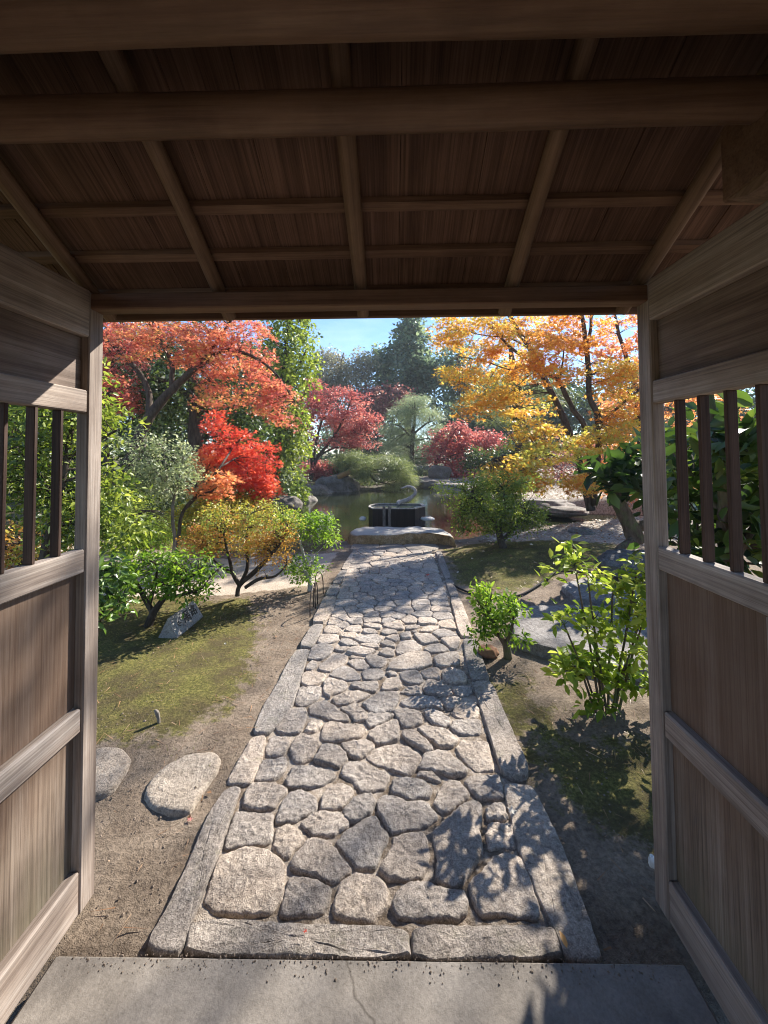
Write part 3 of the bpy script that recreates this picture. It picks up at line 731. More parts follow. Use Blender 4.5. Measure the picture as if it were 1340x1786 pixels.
# ------------------------------------------------------------------ the gate
XL, XR, YN, YF = -1.03, .868, 1.325, 1.392             # inner faces of the side walls, near and far edge of their end posts
def zy(px, py, Y): return at(px, py, Y).z
TS = .564                                               # slope of the roof
def zr(Y): return 1.5+1.331-TS*Y                        # underside of the rafters
def side_wall(sx, X, label):
    t = empty('side_wall', (X, YF, 0), label, 'gate wall')
    px = 146 if sx < 0 else 1140
    def x(a): return X+sx*a                             # a is measured outwards, away from the opening
    def box(name, mat, a0, a1, y0, y1, z0, z1, bev=.004, par=t):
        b = MB(); xs = sorted((x(a0), x(a1))); b.box(xs[0], xs[1], y0, y1, z0, z1, bev); return b.build(name, mat, par)
    if sx < 0: Z = [2.055, 1.905, 1.722, 1.645, 1.186, 1.108, .665, .585, .142]
    else: Z = [2.06, 1.935, 1.732, 1.656, 1.186, 1.112, .66, .578, .133]
    back = -.95
    box('post', W_STILE, 0, .042, YN, YF, .0, Z[0]+.01, .004)
    for ys in (.955, .45, -.05, -.55): box('stile', W_STILE, .003, .041, ys-.08, ys, Z[8]+.001, Z[5]-.001, .003)
    box('rail', W_RAIL, .002, .040, back, YN-.0006, Z[3], Z[2], .004)
    box('rail', W_RAIL, .002, .040, back, YN-.0006, Z[5], Z[4], .004)
    for (y0, y1) in ((.9556, YN-.0006), (.4506, .8744), (-.0494, .3694), (-.5494, -.1306)): box('rail', W_RAIL, .004, .039, y0, y1, Z[7], Z[6], .006)
    box('kick_board', W_RAIL, .001, .040, back, YN-.0006, .004, Z[8], .005)
    box('top_beam', W_RAIL, -.002, .044, back, YN-.0006, Z[1], Z[0]+.17 if False else Z[0]+.012, .004)
    box('upper_board', W_TOPP, .026, .038, back, YN-.0006, Z[2]+.0005, Z[1]-.0005, .001)
    box('lower_panel', W_PANEL, .030, .0385, back, YN-.0006, Z[8]+.0006, Z[7]-.0006, .001)
    box('lower_panel', W_PANEL, .030, .0385, back, YN-.0006, Z[6]+.0006, Z[5]-.0006, .001)
    y = 1.235
    while y > -.9:
        box('lattice_bar', W_LAT, .008, .036, y-.012, y, Z[4]+.0005, Z[3]-.0005, .0015); y -= .0905
    # boards that close the triangle between the top beam and the roof
    b = MB(); yy = [.80, .72, .62, .50]; vs = []
    for a in (.012, .030):
        for Y in yy: vs += [(x(a), Y, Z[0]+.0125), (x(a), Y, zr(Y)+.045)]
    n = len(yy)*2; fs = []
    for k in range(len(yy)-1):
        i = k*2; fs += [(i, i+2, i+3, i+1), (n+i, n+i+1, n+i+3, n+i+2), (i+1, i+3, n+i+3, n+i+1), (i, n+i, n+i+2, i+2)]
    fs += [(0, 1, n+1, n), (n-2, 2*n-2, 2*n-1, n-1)]
    b.add(vs, fs); b.build('gable_board', W_TOPP, t)
    return t, Z
side_wall(-1, XL, 'sunlit grey wooden side wall with lattice left of the opening')
wr, ZR = side_wall(1, XR, 'shaded brown wooden side wall with lattice right of the opening')
# arm that carries the log beam on the right
b = MB(); b.box(XR-.035, XR+.05, .42, .985, 2.115, 2.30, .006)
bo = b.build('bracket_arm', W_BEAM, wr)
b = MB(); b.add([(XR-.036, .60, 2.114), (XR+.05, .60, 2.114), (XR+.05, .985, 2.114), (XR-.036, .965, 2.114), (XR-.036, .60, 2.09), (XR+.05, .60, 2.09), (XR+.05, .93, 2.09), (XR-.036, .91, 2.09)],
                [(0, 3, 2, 1), (4, 5, 6, 7), (0, 1, 5, 4), (1, 2, 6, 5), (2, 3, 7, 6), (3, 0, 4, 7)]); b.build('corbel', W_RAFT, bo)

roof = empty('gate_roof', (0, .7, 2.0), 'dark brown wooden roof on log beams over the gate opening', 'gate roof')
def log(name, mat, y, z, r, x0=-1.7, x1=1.55):
    b = MB(); n = 26; pts = []; rad = []
    for k in range(n):
        t_ = k/(n-1); X = x0+(x1-x0)*t_
        pts.append((X, y+.004*math.sin(3*X+y*9), z+.004*math.sin(2.3*X+1))); rad.append(r*(1-.05*t_+.018*noise.noise(Vector((X*2.5, y*5, 0)))))
    b.tube(pts, rad, 28); return b.build(name, mat, roof, True)
log('log_beam', W_LOG, .880, 2.283, .0445)
log('log_beam', W_LOG, .703, 2.353, .070)
rx = [at(632, 553, 1.467).x, at(400, 553, 1.467).x, at(881, 547, 1.467).x]
sp = .5*(rx[2]-rx[1])
rx += [rx[1]-sp*1.0, rx[2]+sp*.98]
rx[3] = XL-.03; rx[4] = XR+.0
for X in rx:
    b = MB(); pts = []; rad = []
    for k in range(15):
        Y = 1.474-k*(1.474-.56)/14; pts.append((X+.003*math.sin(Y*6+X*9), Y, zr(Y)+.024+.0015*math.sin(Y*9+X*5))); rad.append(.0235+.001*math.sin(Y*8+X*7)+.0016*(k/14))
    b.tube(pts, rad, 14); o = b.build('rafter', W_RAFT, roof, True); smooth_by_angle(o, 50)
def sloped(y0, y1, x0, x1, off, th, name, mat, tilt=0.0):
    """a board on the slope, off above the rafter undersides"""
    b = MB(); vs = []
    for X in (x0, x1):
        for Y, d in ((y0, off), (y1, off+tilt), (y1, off+tilt+th), (y0, off+th)): vs.append((X, Y, zr(Y)+d))
    b.add(vs, [(0, 1, 2, 3), (4, 7, 6, 5), (0, 4, 5, 1), (1, 5, 6, 2), (2, 6, 7, 3), (3, 7, 4, 0)]); return b.build(name, mat, roof)
x_ = -1.75; k = 0
while x_ < 1.6:                                         # roof boards running down the slope, each a little off the next
    wd = random.uniform(.16, .24); sloped(1.492-.003*random.random(), .50, x_, x_+wd-.0015, .066+.0015*(k % 2)+.001*random.random(), .014, 'roof_board', W_ROOF); x_ += wd; k += 1
for Y in (1.416, 1.283, 1.15, .80, .62): sloped(Y+.012, Y-.012, -1.74, 1.58, .0475, .0175, 'batten', W_BEAM)
sloped(1.478, 1.452, -1.74, 1.58, .0476, .0178, 'batten', W_BEAM)
zf = zy(640, 553.5, 1.495)
b = MB(); b.box(-1.74, 1.58, 1.4935, 1.511, zf, zr(1.5)+.1, .003); b.build('fascia_board', W_BEAM, roof)
b = MB(); b.box(XL-.3, XR+.3, YN+.004, YF-.004, zy(640, 531, YN), zy(640, 503, YN), .004); b.build('eave_beam', W_BEAM, roof)
# back slope of the roof, behind and above the viewer
b = MB(); vs = []
for X in (-1.75, 1.6):
    for Y, z in ((.50, zr(.50)+.066), (-1.0, zr(.50)+.066-.85), (-1.0, zr(.5)+.09-.85), (.50, zr(.50)+.09)): vs.append((X, Y, z))
b.add(vs, [(0, 1, 2, 3), (4, 7, 6, 5), (0, 4, 5, 1), (1, 5, 6, 2), (2, 6, 7, 3), (3, 7, 4, 0)]); b.build('back_slope', W_ROOF, roof)
b = MB(); x_ = -1.78
# thick outer covering so that no light leaks between boards
vs = []
for X in (-1.78, 1.63):
    for Y, d in ((1.50, .086), (.45, .086), (.45, .15), (1.50, .15)): vs.append((X, Y, zr(Y)+d))
b.add(vs, [(0, 1, 2, 3), (4, 7, 6, 5), (0, 4, 5, 1), (1, 5, 6, 2), (2, 6, 7, 3), (3, 7, 4, 0)]); b.build('roof_covering', W_DARK, roof)

# ------------------------------------------------------------------ foliage
TMPL = {
 'kite': (np.array([(0, 0, 0), (.45, .33, .07), (1, 0, -.06), (.45, -.33, .07)]), [(0, 1, 2), (0, 2, 3)]),
 'oval': (np.array([(0, 0, 0), (.22, .17, .05), (.62, .21, .04), (1, 0, -.10), (.62, -.21, .04), (.22, -.17, .05)]), [(0, 1, 2, 3), (0, 3, 4, 5)]),
 'needle': (np.array([(0, .03, 0), (0, -.03, 0), (1, 0, 0)]), [(0, 1, 2)]),
 'blade': (np.array([(0, .05, 0), (0, -.05, 0), (.55, -.04, .04), (.55, .04, .04), (1, 0, -.02)]), [(0, 1, 2), (0, 2, 3), (3, 2, 4)]),
}
def _star():
    v = [(0, 0, 0)]; tips = [(-118, .52), (-58, .86), (0, 1.0), (58, .86), (118, .52)]; ang = [-150, -88, -29, 29, 88, 150]
    for a in ang: v.append((.30*math.cos(R(a)), .30*math.sin(R(a)), .02))
    for a, l in tips: v.append((l*math.cos(R(a)), l*math.sin(R(a)), -.08))
    return (np.array(v), [f for i in range(5) for f in ((0, 1+i, 7+i), (0, 7+i, 2+i))])
TMPL['star'] = _star()
def unit(v): return v/(np.linalg.norm(v, axis=-1, keepdims=True)+1e-9)
def leaves(name, C, Nn, D, S, T, kind, mat, parent=None):
    """one mesh of leaf faces: centres, normals, directions, sizes and tints"""
    C = np.asarray(C, float); Nn = unit(np.asarray(Nn, float)); D = np.asarray(D, float)
    D = unit(D-Nn*np.sum(D*Nn, -1, keepdims=True)); Bn = np.cross(Nn, D)
    tv, tf = TMPL[kind]; k = len(tv); n = len(C); tf = np.array(tf); S = np.asarray(S, float).reshape(-1, 1, 1)
    V = C[:, None]+S*(tv[None, :, 0:1]*D[:, None]+tv[None, :, 1:2]*Bn[:, None]+tv[None, :, 2:3]*Nn[:, None])
    off = np.zeros(3); q_ = parent
    while q_ is not None: off += np.array(q_.location); q_ = q_.parent
    V = V.reshape(-1, 3)-off; Fc = (np.arange(n)[:, None, None]*k+tf[None]).reshape(-1, tf.shape[1])
    me = bpy.data.meshes.new(name); me.vertices.add(len(V)); me.vertices.foreach_set('co', V.astype(np.float32).ravel())
    me.loops.add(Fc.size); me.loops.foreach_set('vertex_index', Fc.astype(np.int32).ravel())
    me.polygons.add(len(Fc)); me.polygons.foreach_set('loop_start', np.arange(0, Fc.size, tf.shape[1], dtype=np.int32))
    me.update(calc_edges=True)
    a = me.attributes.new('tint', 'FLOAT', 'POINT'); a.data.foreach_set('value', np.repeat(np.clip(T, 0, 1), k).astype(np.float32))
    me.materials.append(mat); o = bpy.data.objects.new(name, me); COL.objects.link(o)
    if parent is not None: o.parent = parent
    return o
def smooth_path(pts, rad, sub=4):
    pts = [np.array(p) for p in pts]; n = len(pts); P = []; Q = []
    for i in range(n-1):
        p0, p1, p2, p3 = pts[max(i-1, 0)], pts[i], pts[i+1], pts[min(i+2, n-1)]
        for k_ in range(sub):
            t = k_/sub; P.append(.5*((2*p1)+(-p0+p2)*t+(2*p0-5*p1+4*p2-p3)*t*t+(-p0+3*p1-3*p2+p3)*t**3)); Q.append(rad[i]*(1-t)+rad[i+1]*t)
    P.append(pts[-1]); Q.append(rad[-1]); return P, Q
def plant(name, label, cat, limbs, blobs, leaf, bark, size=.05, kind='kite', per=26, rs=.17, flat=.3, twig=.35, layer=.6, group=None,
          crown='crown', stem='trunk', droop=.25, hollow=.5, tw=.006, jitter=.5, base=None, trange=(.0, 1.0), sides=8):
    """limbs: lists of (px, py, Y, radius px); blobs: (px, py, rx px, ry px, Y, depth radius m, sprigs, tint, tint spread)"""
    LP = []; b = MB(); allp = []
    for lb in limbs:
        pts = [np.array(at(p[0], p[1], p[2])) for p in lb]; rad = [p[3]*p[2]/F for p in lb]
        P, Q = smooth_path(pts, rad); 
        P = [p+np.array([noise.noise(Vector(p*3)), noise.noise(Vector(p*3+9)), 0])*min(.03, 1.2*r_) for p, r_ in zip(P, Q)]
        b.tube(P, Q, sides, True, .25); allp += list(zip(P, Q))
    if base is None: base = at(*limbs[0][0][:3]) if limbs else at(blobs[0][0], blobs[0][1], blobs[0][4])
    root = empty(name, base, label, cat, group)
    PP = np.array([p for p, _ in allp]) if allp else None
    C = []; NN = []; DD = []; SS = []; TT = []
    for bl in blobs:
        px, py, rxp, ryp, Y, dy, ns = bl[:7]; tm = bl[7] if len(bl) > 7 else .5; ts = bl[8] if len(bl) > 8 else .3
        c = np.array(at(px, py, Y)); rx_, rz_ = rxp*Y/F, ryp*Y/F
        d = RNG.normal(size=(ns, 3)); d = unit(d); rr = (hollow+(1-hollow)*RNG.random((ns, 1)))**.75
        rr *= 1+.22*RNG.normal(size=(ns, 1))*jitter
        sc = c+d*rr*np.array([rx_, dy, rz_])
        stm = np.clip(tm+ts*.8*RNG.normal(size=ns), 0, 1)
        for s_, st in zip(sc, stm):
            nrm = unit(np.array([0, 0, 1.0])*layer+RNG.normal(size=3)*.5*(1-layer)+.3*(1-layer)*unit(s_-c)+RNG.normal(size=3)*.15)
            u = unit(np.cross(nrm, RNG.normal(size=3))); v = np.cross(nrm, u)
            m_ = max(3, int(per*RNG.uniform(.6, 1.4))); an = RNG.random(m_)*2*np.pi; rad = rs*np.sqrt(RNG.random(m_))*RNG.uniform(.7, 1.3)
            out = u*np.cos(an)[:, None]+v*np.sin(an)[:, None]
            P = s_+out*rad[:, None]+nrm*(RNG.normal(size=m_)*rs*flat)[:, None]; P[:, 2] -= droop*rad**2/rs
            C.append(P); NN.append(unit(nrm+RNG.normal(size=(m_, 3))*.55)); DD.append(out+RNG.normal(size=(m_, 3))*.6-np.array([0, 0, droop]))
            SS.append(size*RNG.uniform(.65, 1.25, m_)); TT.append(st+ts*.55*RNG.normal(size=m_))
            if PP is not None and RNG.random() < twig:
                k_ = int(np.argmin(np.sum((PP-s_)**2, 1)+.3*np.maximum(0, PP[:, 2]-s_[2])))
                p0 = PP[k_]; r0 = min(allp[k_][1]*.5, tw*1.6); mid = (p0+s_)/2+np.array([RNG.normal()*.06, RNG.normal()*.06, .08])*np.linalg.norm(s_-p0)
                P_, Q_ = smooth_path([p0, mid, s_], [r0, tw*.8, tw*.35], 3); b.tube(P_, Q_, 4, False)
    if b.v: b.build(stem, bark, root, True)
    T = np.concatenate(TT); T = trange[0]+(trange[1]-trange[0])*T
    leaves(crown, np.concatenate(C), np.concatenate(NN), np.concatenate(DD), np.concatenate(SS), T, kind, leaf, root)
    return root
exec_plants = True

# ---- left side, near to far
plant('maple_tree', 'tall orange red maple leaning over the left garden with a slanting trunk', 'tree',
      [[(190, 905, 7.50, 13), (205, 850, 7.50, 11), (232, 790, 7.50, 10), (262, 725, 7.50, 9), (300, 680, 7.40, 7), (345, 640, 7.30, 5), (400, 610, 7.30, 3.5), (470, 640, 7.30, 2), (515, 700, 7.30, 1)],
       [(262, 725, 7.50, 6), (255, 670, 7.60, 5), (215, 620, 7.60, 4), (180, 590, 7.60, 3), (110, 560, 7.70, 2)], [(300, 680, 7.40, 5), (300, 630, 7.50, 4), (270, 580, 7.50, 3), (240, 520, 7.50, 2)],
       [(345, 640, 7.30, 4), (390, 580, 7.40, 3), (420, 530, 7.40, 2)], [(190, 880, 7.50, 8), (165, 850, 7.60, 6), (120, 800, 7.70, 4)]],
      [(300, 600, 110, 42, 7.40, .9, 95, .5), (215, 590, 60, 40, 7.60, .8, 45, .3), (390, 625, 70, 40, 7.30, .7, 60, .45), (430, 600, 60, 45, 7.50, .6, 45, .25), (455, 680, 35, 45, 7.30, .4, 40, .3),
       (490, 705, 28, 40, 7.30, .35, 24, .25), (380, 690, 45, 22, 7.30, .4, 24, .6), (200, 690, 28, 40, 7.80, .5, 20, .12), (330, 545, 120, 40, 7.50, .9, 60, .45), (120, 600, 70, 60, 7.70, .8, 40, .3), (60, 660, 50, 50, 7.70, .6, 20, .25)],
      LM["orange red maple leaves"], B_DARK, .050, 'star', 34, .21, .14, .6, .85, trange=(0, .95), droop=.3, tw=.005)
plant('maple_sapling', 'small scarlet maple with thin leaning stems in the left garden', 'tree',
      [[(306, 1010, 5.0, 3.2), (310, 930, 5.0, 3), (322, 890, 5.05, 2.8), (352, 855, 5.1, 2.4), (385, 815, 5.15, 2), (410, 775, 5.9, 1.3), (440, 750, 5.9, .7)],
       [(322, 890, 5.05, 2.2), (345, 868, 5.1, 2), (368, 858, 5.1, 1.8), (400, 862, 5.9, 1.4), (440, 880, 5.9, .8)], [(385, 815, 5.15, 1.6), (430, 790, 5.9, 1.2), (465, 790, 5.9, .6)], [(352, 855, 5.1, 1.5), (362, 810, 5.9, 1), (365, 760, 5.9, .6)]],
      [(440, 815, 42, 52, 5.9, .35, 80, .3, .18), (400, 780, 38, 42, 5.9, .3, 48, .3, .2), (375, 735, 20, 22, 5.9, .2, 14, .3), (365, 810, 32, 30, 5.9, .25, 26, .95, .1), (385, 845, 40, 22, 5.15, .25, 22, .95, .1), (455, 855, 28, 24, 5.9, .25, 30, .5, .2)],
      LM["scarlet maple leaves"], B_DARK, .042, 'star', 34, .16, .15, .6, .75)
plant('evergreen_sapling', 'grey green small leaved sapling with a pale thin stem left of the scarlet maple', 'tree',
      [[(303, 1000, 4.8, 3), (304, 930, 4.8, 3), (302, 875, 4.8, 2.6), (295, 850, 4.8, 2.2), (270, 820, 4.85, 1.6), (250, 790, 4.85, 1)], [(302, 875, 4.8, 2), (312, 840, 4.8, 1.6), (320, 800, 4.8, 1)], [(295, 850, 4.8, 1.6), (288, 810, 4.9, 1.2), (285, 770, 4.9, .7)]],
      [(285, 800, 55, 40, 4.85, .4, 70, .55), (255, 830, 40, 22, 4.85, .3, 30, .5), (320, 825, 30, 28, 4.8, .3, 30, .7), (300, 860, 22, 14, 4.8, .2, 12, .8), (240, 770, 30, 25, 4.9, .3, 22, .4)],
      LM["grey green leaves"], B_GREY, .042, 'oval', 26, .11, .35, .5, .5)
plant('camellia_shrub', 'low glossy camellia with a forked stem beside the stone sign', 'shrub',
      [[(258, 1098, 3.5, 8), (266, 1070, 3.5, 6.5), (285, 1045, 3.5, 4.5), (310, 1020, 3.5, 3), (345, 1000, 3.5, 2)], [(266, 1070, 3.5, 5), (250, 1040, 3.5, 4), (235, 1010, 3.5, 3), (215, 985, 3.5, 2)],
       [(285, 1045, 3.5, 3.5), (330, 1035, 3.45, 2.5), (355, 1025, 3.45, 1.5)], [(258, 1060, 3.5, 3.5), (270, 1020, 3.55, 2.5), (275, 985, 3.55, 1.5)]],
      [(270, 1000, 55, 30, 3.5, .25, 60, .55), (225, 990, 35, 22, 3.5, .2, 26, .6), (320, 1010, 45, 22, 3.5, .2, 40, .5), (300, 975, 40, 18, 3.55, .2, 26, .75), (345, 1030, 22, 12, 3.45, .12, 14, .3), (240, 1030, 30, 14, 3.5, .15, 14, .45), (365, 985, 25, 25, 3.5, .15, 16, .5)],
      LM["fresh green leaves"], B_DARK, .046, 'oval', 11, .085, .4, .5, .5, stem='stem', crown='foliage')
plant('azalea_bush', 'rounded azalea turning orange and yellow green with bare twisted stems', 'shrub',
      [[(416, 1040, 4.15, 4.6), (420, 1020, 4.15, 3.8), (445, 995, 4.15, 4), (475, 965, 4.15, 2.5), (500, 935, 4.15, 1.5)], [(420, 1022, 4.15, 4.6), (405, 1000, 4.15, 3), (398, 970, 4.15, 2.5), (390, 930, 4.15, 1.5)],
       [(420, 1020, 4.15, 3.6), (430, 990, 4.2, 3.5), (430, 950, 4.2, 2.5), (435, 900, 4.2, 1.5)], [(428, 1025, 4.1, 3), (450, 1010, 4.1, 3), (480, 1005, 4.1, 2), (500, 985, 4.1, 1.2)], [(405, 1000, 4.15, 3), (380, 985, 4.15, 2), (360, 960, 4.15, 1.2)]],
      [(430, 930, 75, 42, 4.15, .4, 92, .48, .28), (470, 905, 50, 30, 4.2, .35, 56, .85, .15), (400, 900, 55, 28, 4.2, .35, 60, .8, .18), (365, 945, 38, 26, 4.15, .3, 44, .25, .18), (480, 950, 45, 34, 4.1, .3, 60, .3, .2), (345, 935, 20, 22, 4.2, .2, 18, .2)],
      LM["turning azalea leaves"], B_DARK, .026, 'kite', 30, .075, .4, .7, .6, tw=.004, stem='stem', crown='foliage')
plant('yellow_shrub', 'feathery yellow green shrub behind the orange azalea', 'shrub',
      [[(375, 965, 5.6, 3), (375, 920, 5.6, 2), (380, 880, 5.6, 1)]],
      [(385, 880, 55, 32, 5.6, .5, 95, .5), (345, 900, 40, 34, 5.6, .4, 60, .4), (420, 900, 45, 35, 5.6, .4, 50, .45)],
      LM["yellow green leaves"], B_GREY, .045, 'kite', 22, .12, .4, .4, .5, stem='stem', crown='foliage')
plant('pruned_bush', 'bright green cloud pruned bush with two leaf pads beside the iron hoops', 'shrub',
      [[(542, 1030, 4.4, 5), (541, 1012, 4.4, 4), (530, 995, 4.4, 2.5), (515, 985, 4.4, 1.6)], [(541, 1014, 4.4, 3), (545, 990, 4.4, 2.4), (548, 970, 4.4, 1.5)], [(541, 1012, 4.4, 3), (528, 960, 4.5, 2.6), (520, 935, 4.5, 2.2), (515, 915, 4.5, 1.5)], [(520, 935, 4.5, 2), (550, 915, 4.5, 1.4), (575, 905, 4.5, .8)]],
      [(535, 915, 48, 20, 4.5, .3, 62, .6), (500, 900, 20, 14, 4.5, .2, 16, .7), (575, 935, 26, 10, 4.5, .2, 16, .85), (530, 990, 36, 22, 4.4, .22, 40, .55), (555, 910, 28, 12, 4.5, .2, 18, .5)],
      LM["fresh green leaves"], B_PALE, .036, 'oval', 22, .075, .35, .5, .55, stem='stem', crown='foliage')
plant('camphor_tree', 'tall yellow green broadleaf tree behind the orange red maple', 'tree',
      [[(478, 850, 13, 7), (485, 760, 13, 6), (492, 680, 13, 5), (500, 600, 13, 3), (505, 540, 13, 2)], [(492, 680, 13, 3), (520, 640, 13, 2), (535, 610, 13, 1)], [(485, 760, 13, 3), (510, 740, 13, 2), (520, 700, 13, 1)]],
      [(500, 570, 42, 45, 13, 1.2, 80, .6), (515, 640, 36, 50, 13, 1.0, 70, .65), (495, 720, 35, 50, 13, 1.0, 70, .5), (510, 770, 25, 36, 13, .7, 40, .7), (470, 640, 45, 60, 13.5, 1.2, 60, .3), (490, 800, 40, 40, 13, 1, 46, .4), (495, 500, 55, 50, 13, 1.3, 60, .5), (440, 760, 60, 60, 13.5, 1.2, 60, .3)],
      LM["bright evergreen leaves"], B_DARK, .13, 'kite', 26, .36, .4, .4, .4)
plant('evergreen_tree', 'dark evergreen tree with a stout black trunk behind the scarlet maple', 'tree',
      [[(345, 870, 9, 16), (342, 790, 9, 14), (340, 700, 9, 12), (335, 640, 9, 9), (330, 570, 9, 6)], [(340, 700, 9, 7), (300, 670, 9, 5), (260, 660, 9, 3)], [(340, 680, 9, 6), (385, 650, 9, 4), (410, 640, 9, 2)]],
      [(310, 690, 70, 30, 9, 1, 60, .5), (400, 700, 50, 45, 9.2, .9, 50, .35), (255, 680, 55, 45, 9.2, .9, 50, .3), (340, 610, 120, 50, 9.5, 1.2, 70, .3), (440, 730, 40, 50, 9.5, .8, 40, .4), (300, 740, 30, 30, 9.4, .6, 20, .7)],
      LM["dark evergreen leaves"], B_DARK, .1, 'kite', 26, .3, .35, .4, .5)
plant('camellia_tree', 'dark leafy camellia filling the view just outside the left lattice', 'tree',
      [[(60, 1040, 3.6, 9), (80, 960, 3.6, 8), (100, 880, 3.6, 6), (120, 800, 3.6, 5), (130, 720, 3.6, 3)], [(100, 880, 3.6, 4), (60, 820, 3.6, 3), (20, 770, 3.6, 2)], [(120, 800, 3.6, 3.5), (170, 770, 3.6, 2.5), (205, 750, 3.6, 1.5)]],
      [(110, 740, 60, 55, 3.6, .45, 60, .5), (180, 735, 30, 34, 3.7, .3, 20, .8, .2), (60, 830, 65, 60, 3.7, .5, 70, .45), (180, 860, 26, 45, 3.7, .3, 24, .65), (140, 900, 60, 50, 3.7, .45, 50, .5), (205, 920, 40, 26, 3.6, .3, 24, .55), (20, 700, 50, 60, 3.7, .4, 36, .4), (-40, 780, 60, 80, 3.7, .5, 50, .4), (150, 640, 26, 40, 3.9, .3, 14, .6)],
      LM["bright evergreen leaves"], B_DARK, .062, 'oval', 24, .16, .4, .5, .4, trange=(-.12, .95))
plant('camellia_sprig', 'low glossy camellia sprigs rising beside the left door post', 'shrub',
      [[(165, 1120, 2.9, 4), (175, 1080, 2.9, 3), (190, 1040, 2.9, 2), (200, 1000, 2.9, 1.2)], [(175, 1080, 2.9, 2.4), (205, 1060, 2.9, 1.4)]],
      [(190, 1050, 32, 26, 2.9, .15, 24, .6), (195, 1000, 26, 22, 2.9, .15, 18, .6), (150, 1010, 40, 50, 2.9, .2, 26, .5)],
      LM["glossy camellia leaves"], B_DARK, .065, 'oval', 10, .08, .45, .5, .4, stem='stem', crown='foliage', trange=(.25, 1.2))
plant('orange_shrub', 'low orange and lime shrub seen through the left lattice', 'shrub',
      [[(20, 1060, 4.6, 5), (35, 980, 4.6, 4), (50, 930, 4.6, 2)]],
      [(20, 950, 50, 36, 4.6, .4, 50, .3), (90, 960, 40, 32, 4.7, .4, 40, .6), (-50, 950, 50, 40, 4.6, .4, 36, .3)],
      LM["turning azalea leaves"], B_DARK, .05, 'kite', 20, .12, .4, .5, .5, stem='stem', crown='foliage')
plant('fern_bank', 'low arching evergreen ground shrub on the bank beyond the pale path on the left', 'shrub',
      [[(215, 940, 5.8, 3), (225, 910, 5.8, 2), (240, 890, 5.8, 1)]],
      [(220, 900, 50, 20, 5.8, .5, 60, .6), (290, 915, 45, 16, 6, .4, 34, .35), (170, 910, 40, 30, 5.8, .4, 36, .5), (330, 930, 30, 20, 5.8, .3, 20, .4)],
      LM["bright evergreen leaves"], B_DARK, .09, 'blade', 26, .16, .35, .3, .4, stem='stem', crown='foliage', droop=.6)
plant('left_hedge', 'tall dark evergreen hedge closing the far left of the garden', 'hedge',
      [[(100, 880, 12, 8), (110, 760, 12, 7), (120, 640, 12, 5)], [(330, 880, 12.5, 6), (330, 780, 12.5, 5), (330, 680, 12.5, 3)]],
      [(60, 760, 130, 110, 12, 1.2, 130, .35), (230, 790, 110, 80, 12, 1.2, 130, .4), (360, 800, 90, 70, 12.5, 1.2, 100, .35), (120, 640, 140, 80, 12.5, 1.3, 120, .45), (300, 860, 130, 36, 11.5, .9, 90, .3), (-120, 720, 130, 160, 12, 1.5, 120, .4), (260, 620, 130, 80, 14, 1.3, 100, .35), (450, 850, 70, 30, 12.5, .8, 50, .4)],
      LM["dark evergreen leaves"], B_DARK, .16, 'kite', 30, .4, .4, .2, .4)
plant('pink_maple', 'faded pink maple branch crown behind the orange red maple at the left edge', 'tree',
      [[(190, 900, 8.2, 6), (185, 800, 8.2, 5), (190, 700, 8.2, 4), (200, 620, 8.2, 2)]],
      [(200, 610, 50, 45, 8.2, .8, 50, .7), (205, 680, 34, 40, 8.2, .6, 34, .7), (130, 640, 70, 60, 8.2, .8, 46, .6)],
      LM["pink red maple leaves"], B_DARK, .075, 'kite', 28, .22, .3, .4, .6)

for k_, (px_, py_, rx_, ry_, Y_, mt, sz_, lab) in enumerate([(215, 872, 56, 30, 7.2, "bright evergreen leaves", .07, 'low bright evergreen shrub on the left bank behind the arching ground shrub'), (300, 890, 60, 26, 7.6, "dark evergreen leaves", .07, 'low dark green shrub behind the grey green sapling'),
                                                       (420, 872, 50, 26, 8.2, "dark evergreen leaves", .07, 'dark green shrub behind the yellow green feathery shrub'), (150, 850, 70, 40, 7.8, "dark evergreen leaves", .08, 'broad dark shrub on the left bank behind the door post'), (265, 930, 40, 14, 6.3, "fresh green leaves", .05, 'small fresh green shrub at the back edge of the pale path')]):
    plant('bank_shrub', lab, 'shrub', [[(px_, py_+ry_+6, Y_, 3), (px_, py_, Y_, 2)]], [(px_, py_, rx_, ry_, Y_, .6, 90, .5), (px_-rx_*.4, py_+ry_*.4, rx_*.6, ry_*.6, Y_-.2, .5, 40, .4)], LM[mt], B_DARK, sz_, 'oval', 24, .16, .4, .4, .5, stem='stem', crown='foliage')
# ---- beyond the pond
plant('pink_red_maple', 'spreading pink red maple with forked dark trunk on the far bank', 'tree',
      [[(542, 846, 21, 4.5), (545, 820, 21, 4), (556, 795, 21, 3.2), (580, 765, 21, 2.4), (600, 730, 21, 1.5), (615, 690, 21, .8)], [(545, 822, 21, 3), (550, 780, 21, 2.4), (560, 740, 21, 1.8), (575, 700, 21, .8)], [(545, 815, 21, 2.4), (538, 770, 21, 1.8), (530, 730, 21, 1), (525, 690, 21, .6)], [(580, 765, 21, 1.8), (620, 755, 21, 1.2), (648, 765, 21, .6)], [(556, 795, 21, 2), (590, 780, 21, 1.4), (630, 790, 21, .7)]],
      [(585, 705, 62, 32, 21, 1.4, 100, .5, .25), (610, 735, 50, 28, 21, 1.2, 70, .6), (540, 710, 32, 36, 21, 1, 60, .35), (545, 668, 14, 14, 21, .5, 14, .5), (635, 765, 26, 20, 21, .8, 26, .5), (535, 755, 22, 22, 21, .7, 24, .3), (600, 770, 34, 14, 21, .8, 22, .5), (640, 735, 26, 16, 21, .7, 24, .75)],
      LM["pink red maple leaves"], B_DARK, .115, 'kite', 44, .42, .14, .6, .85, sides=6, tw=.014)
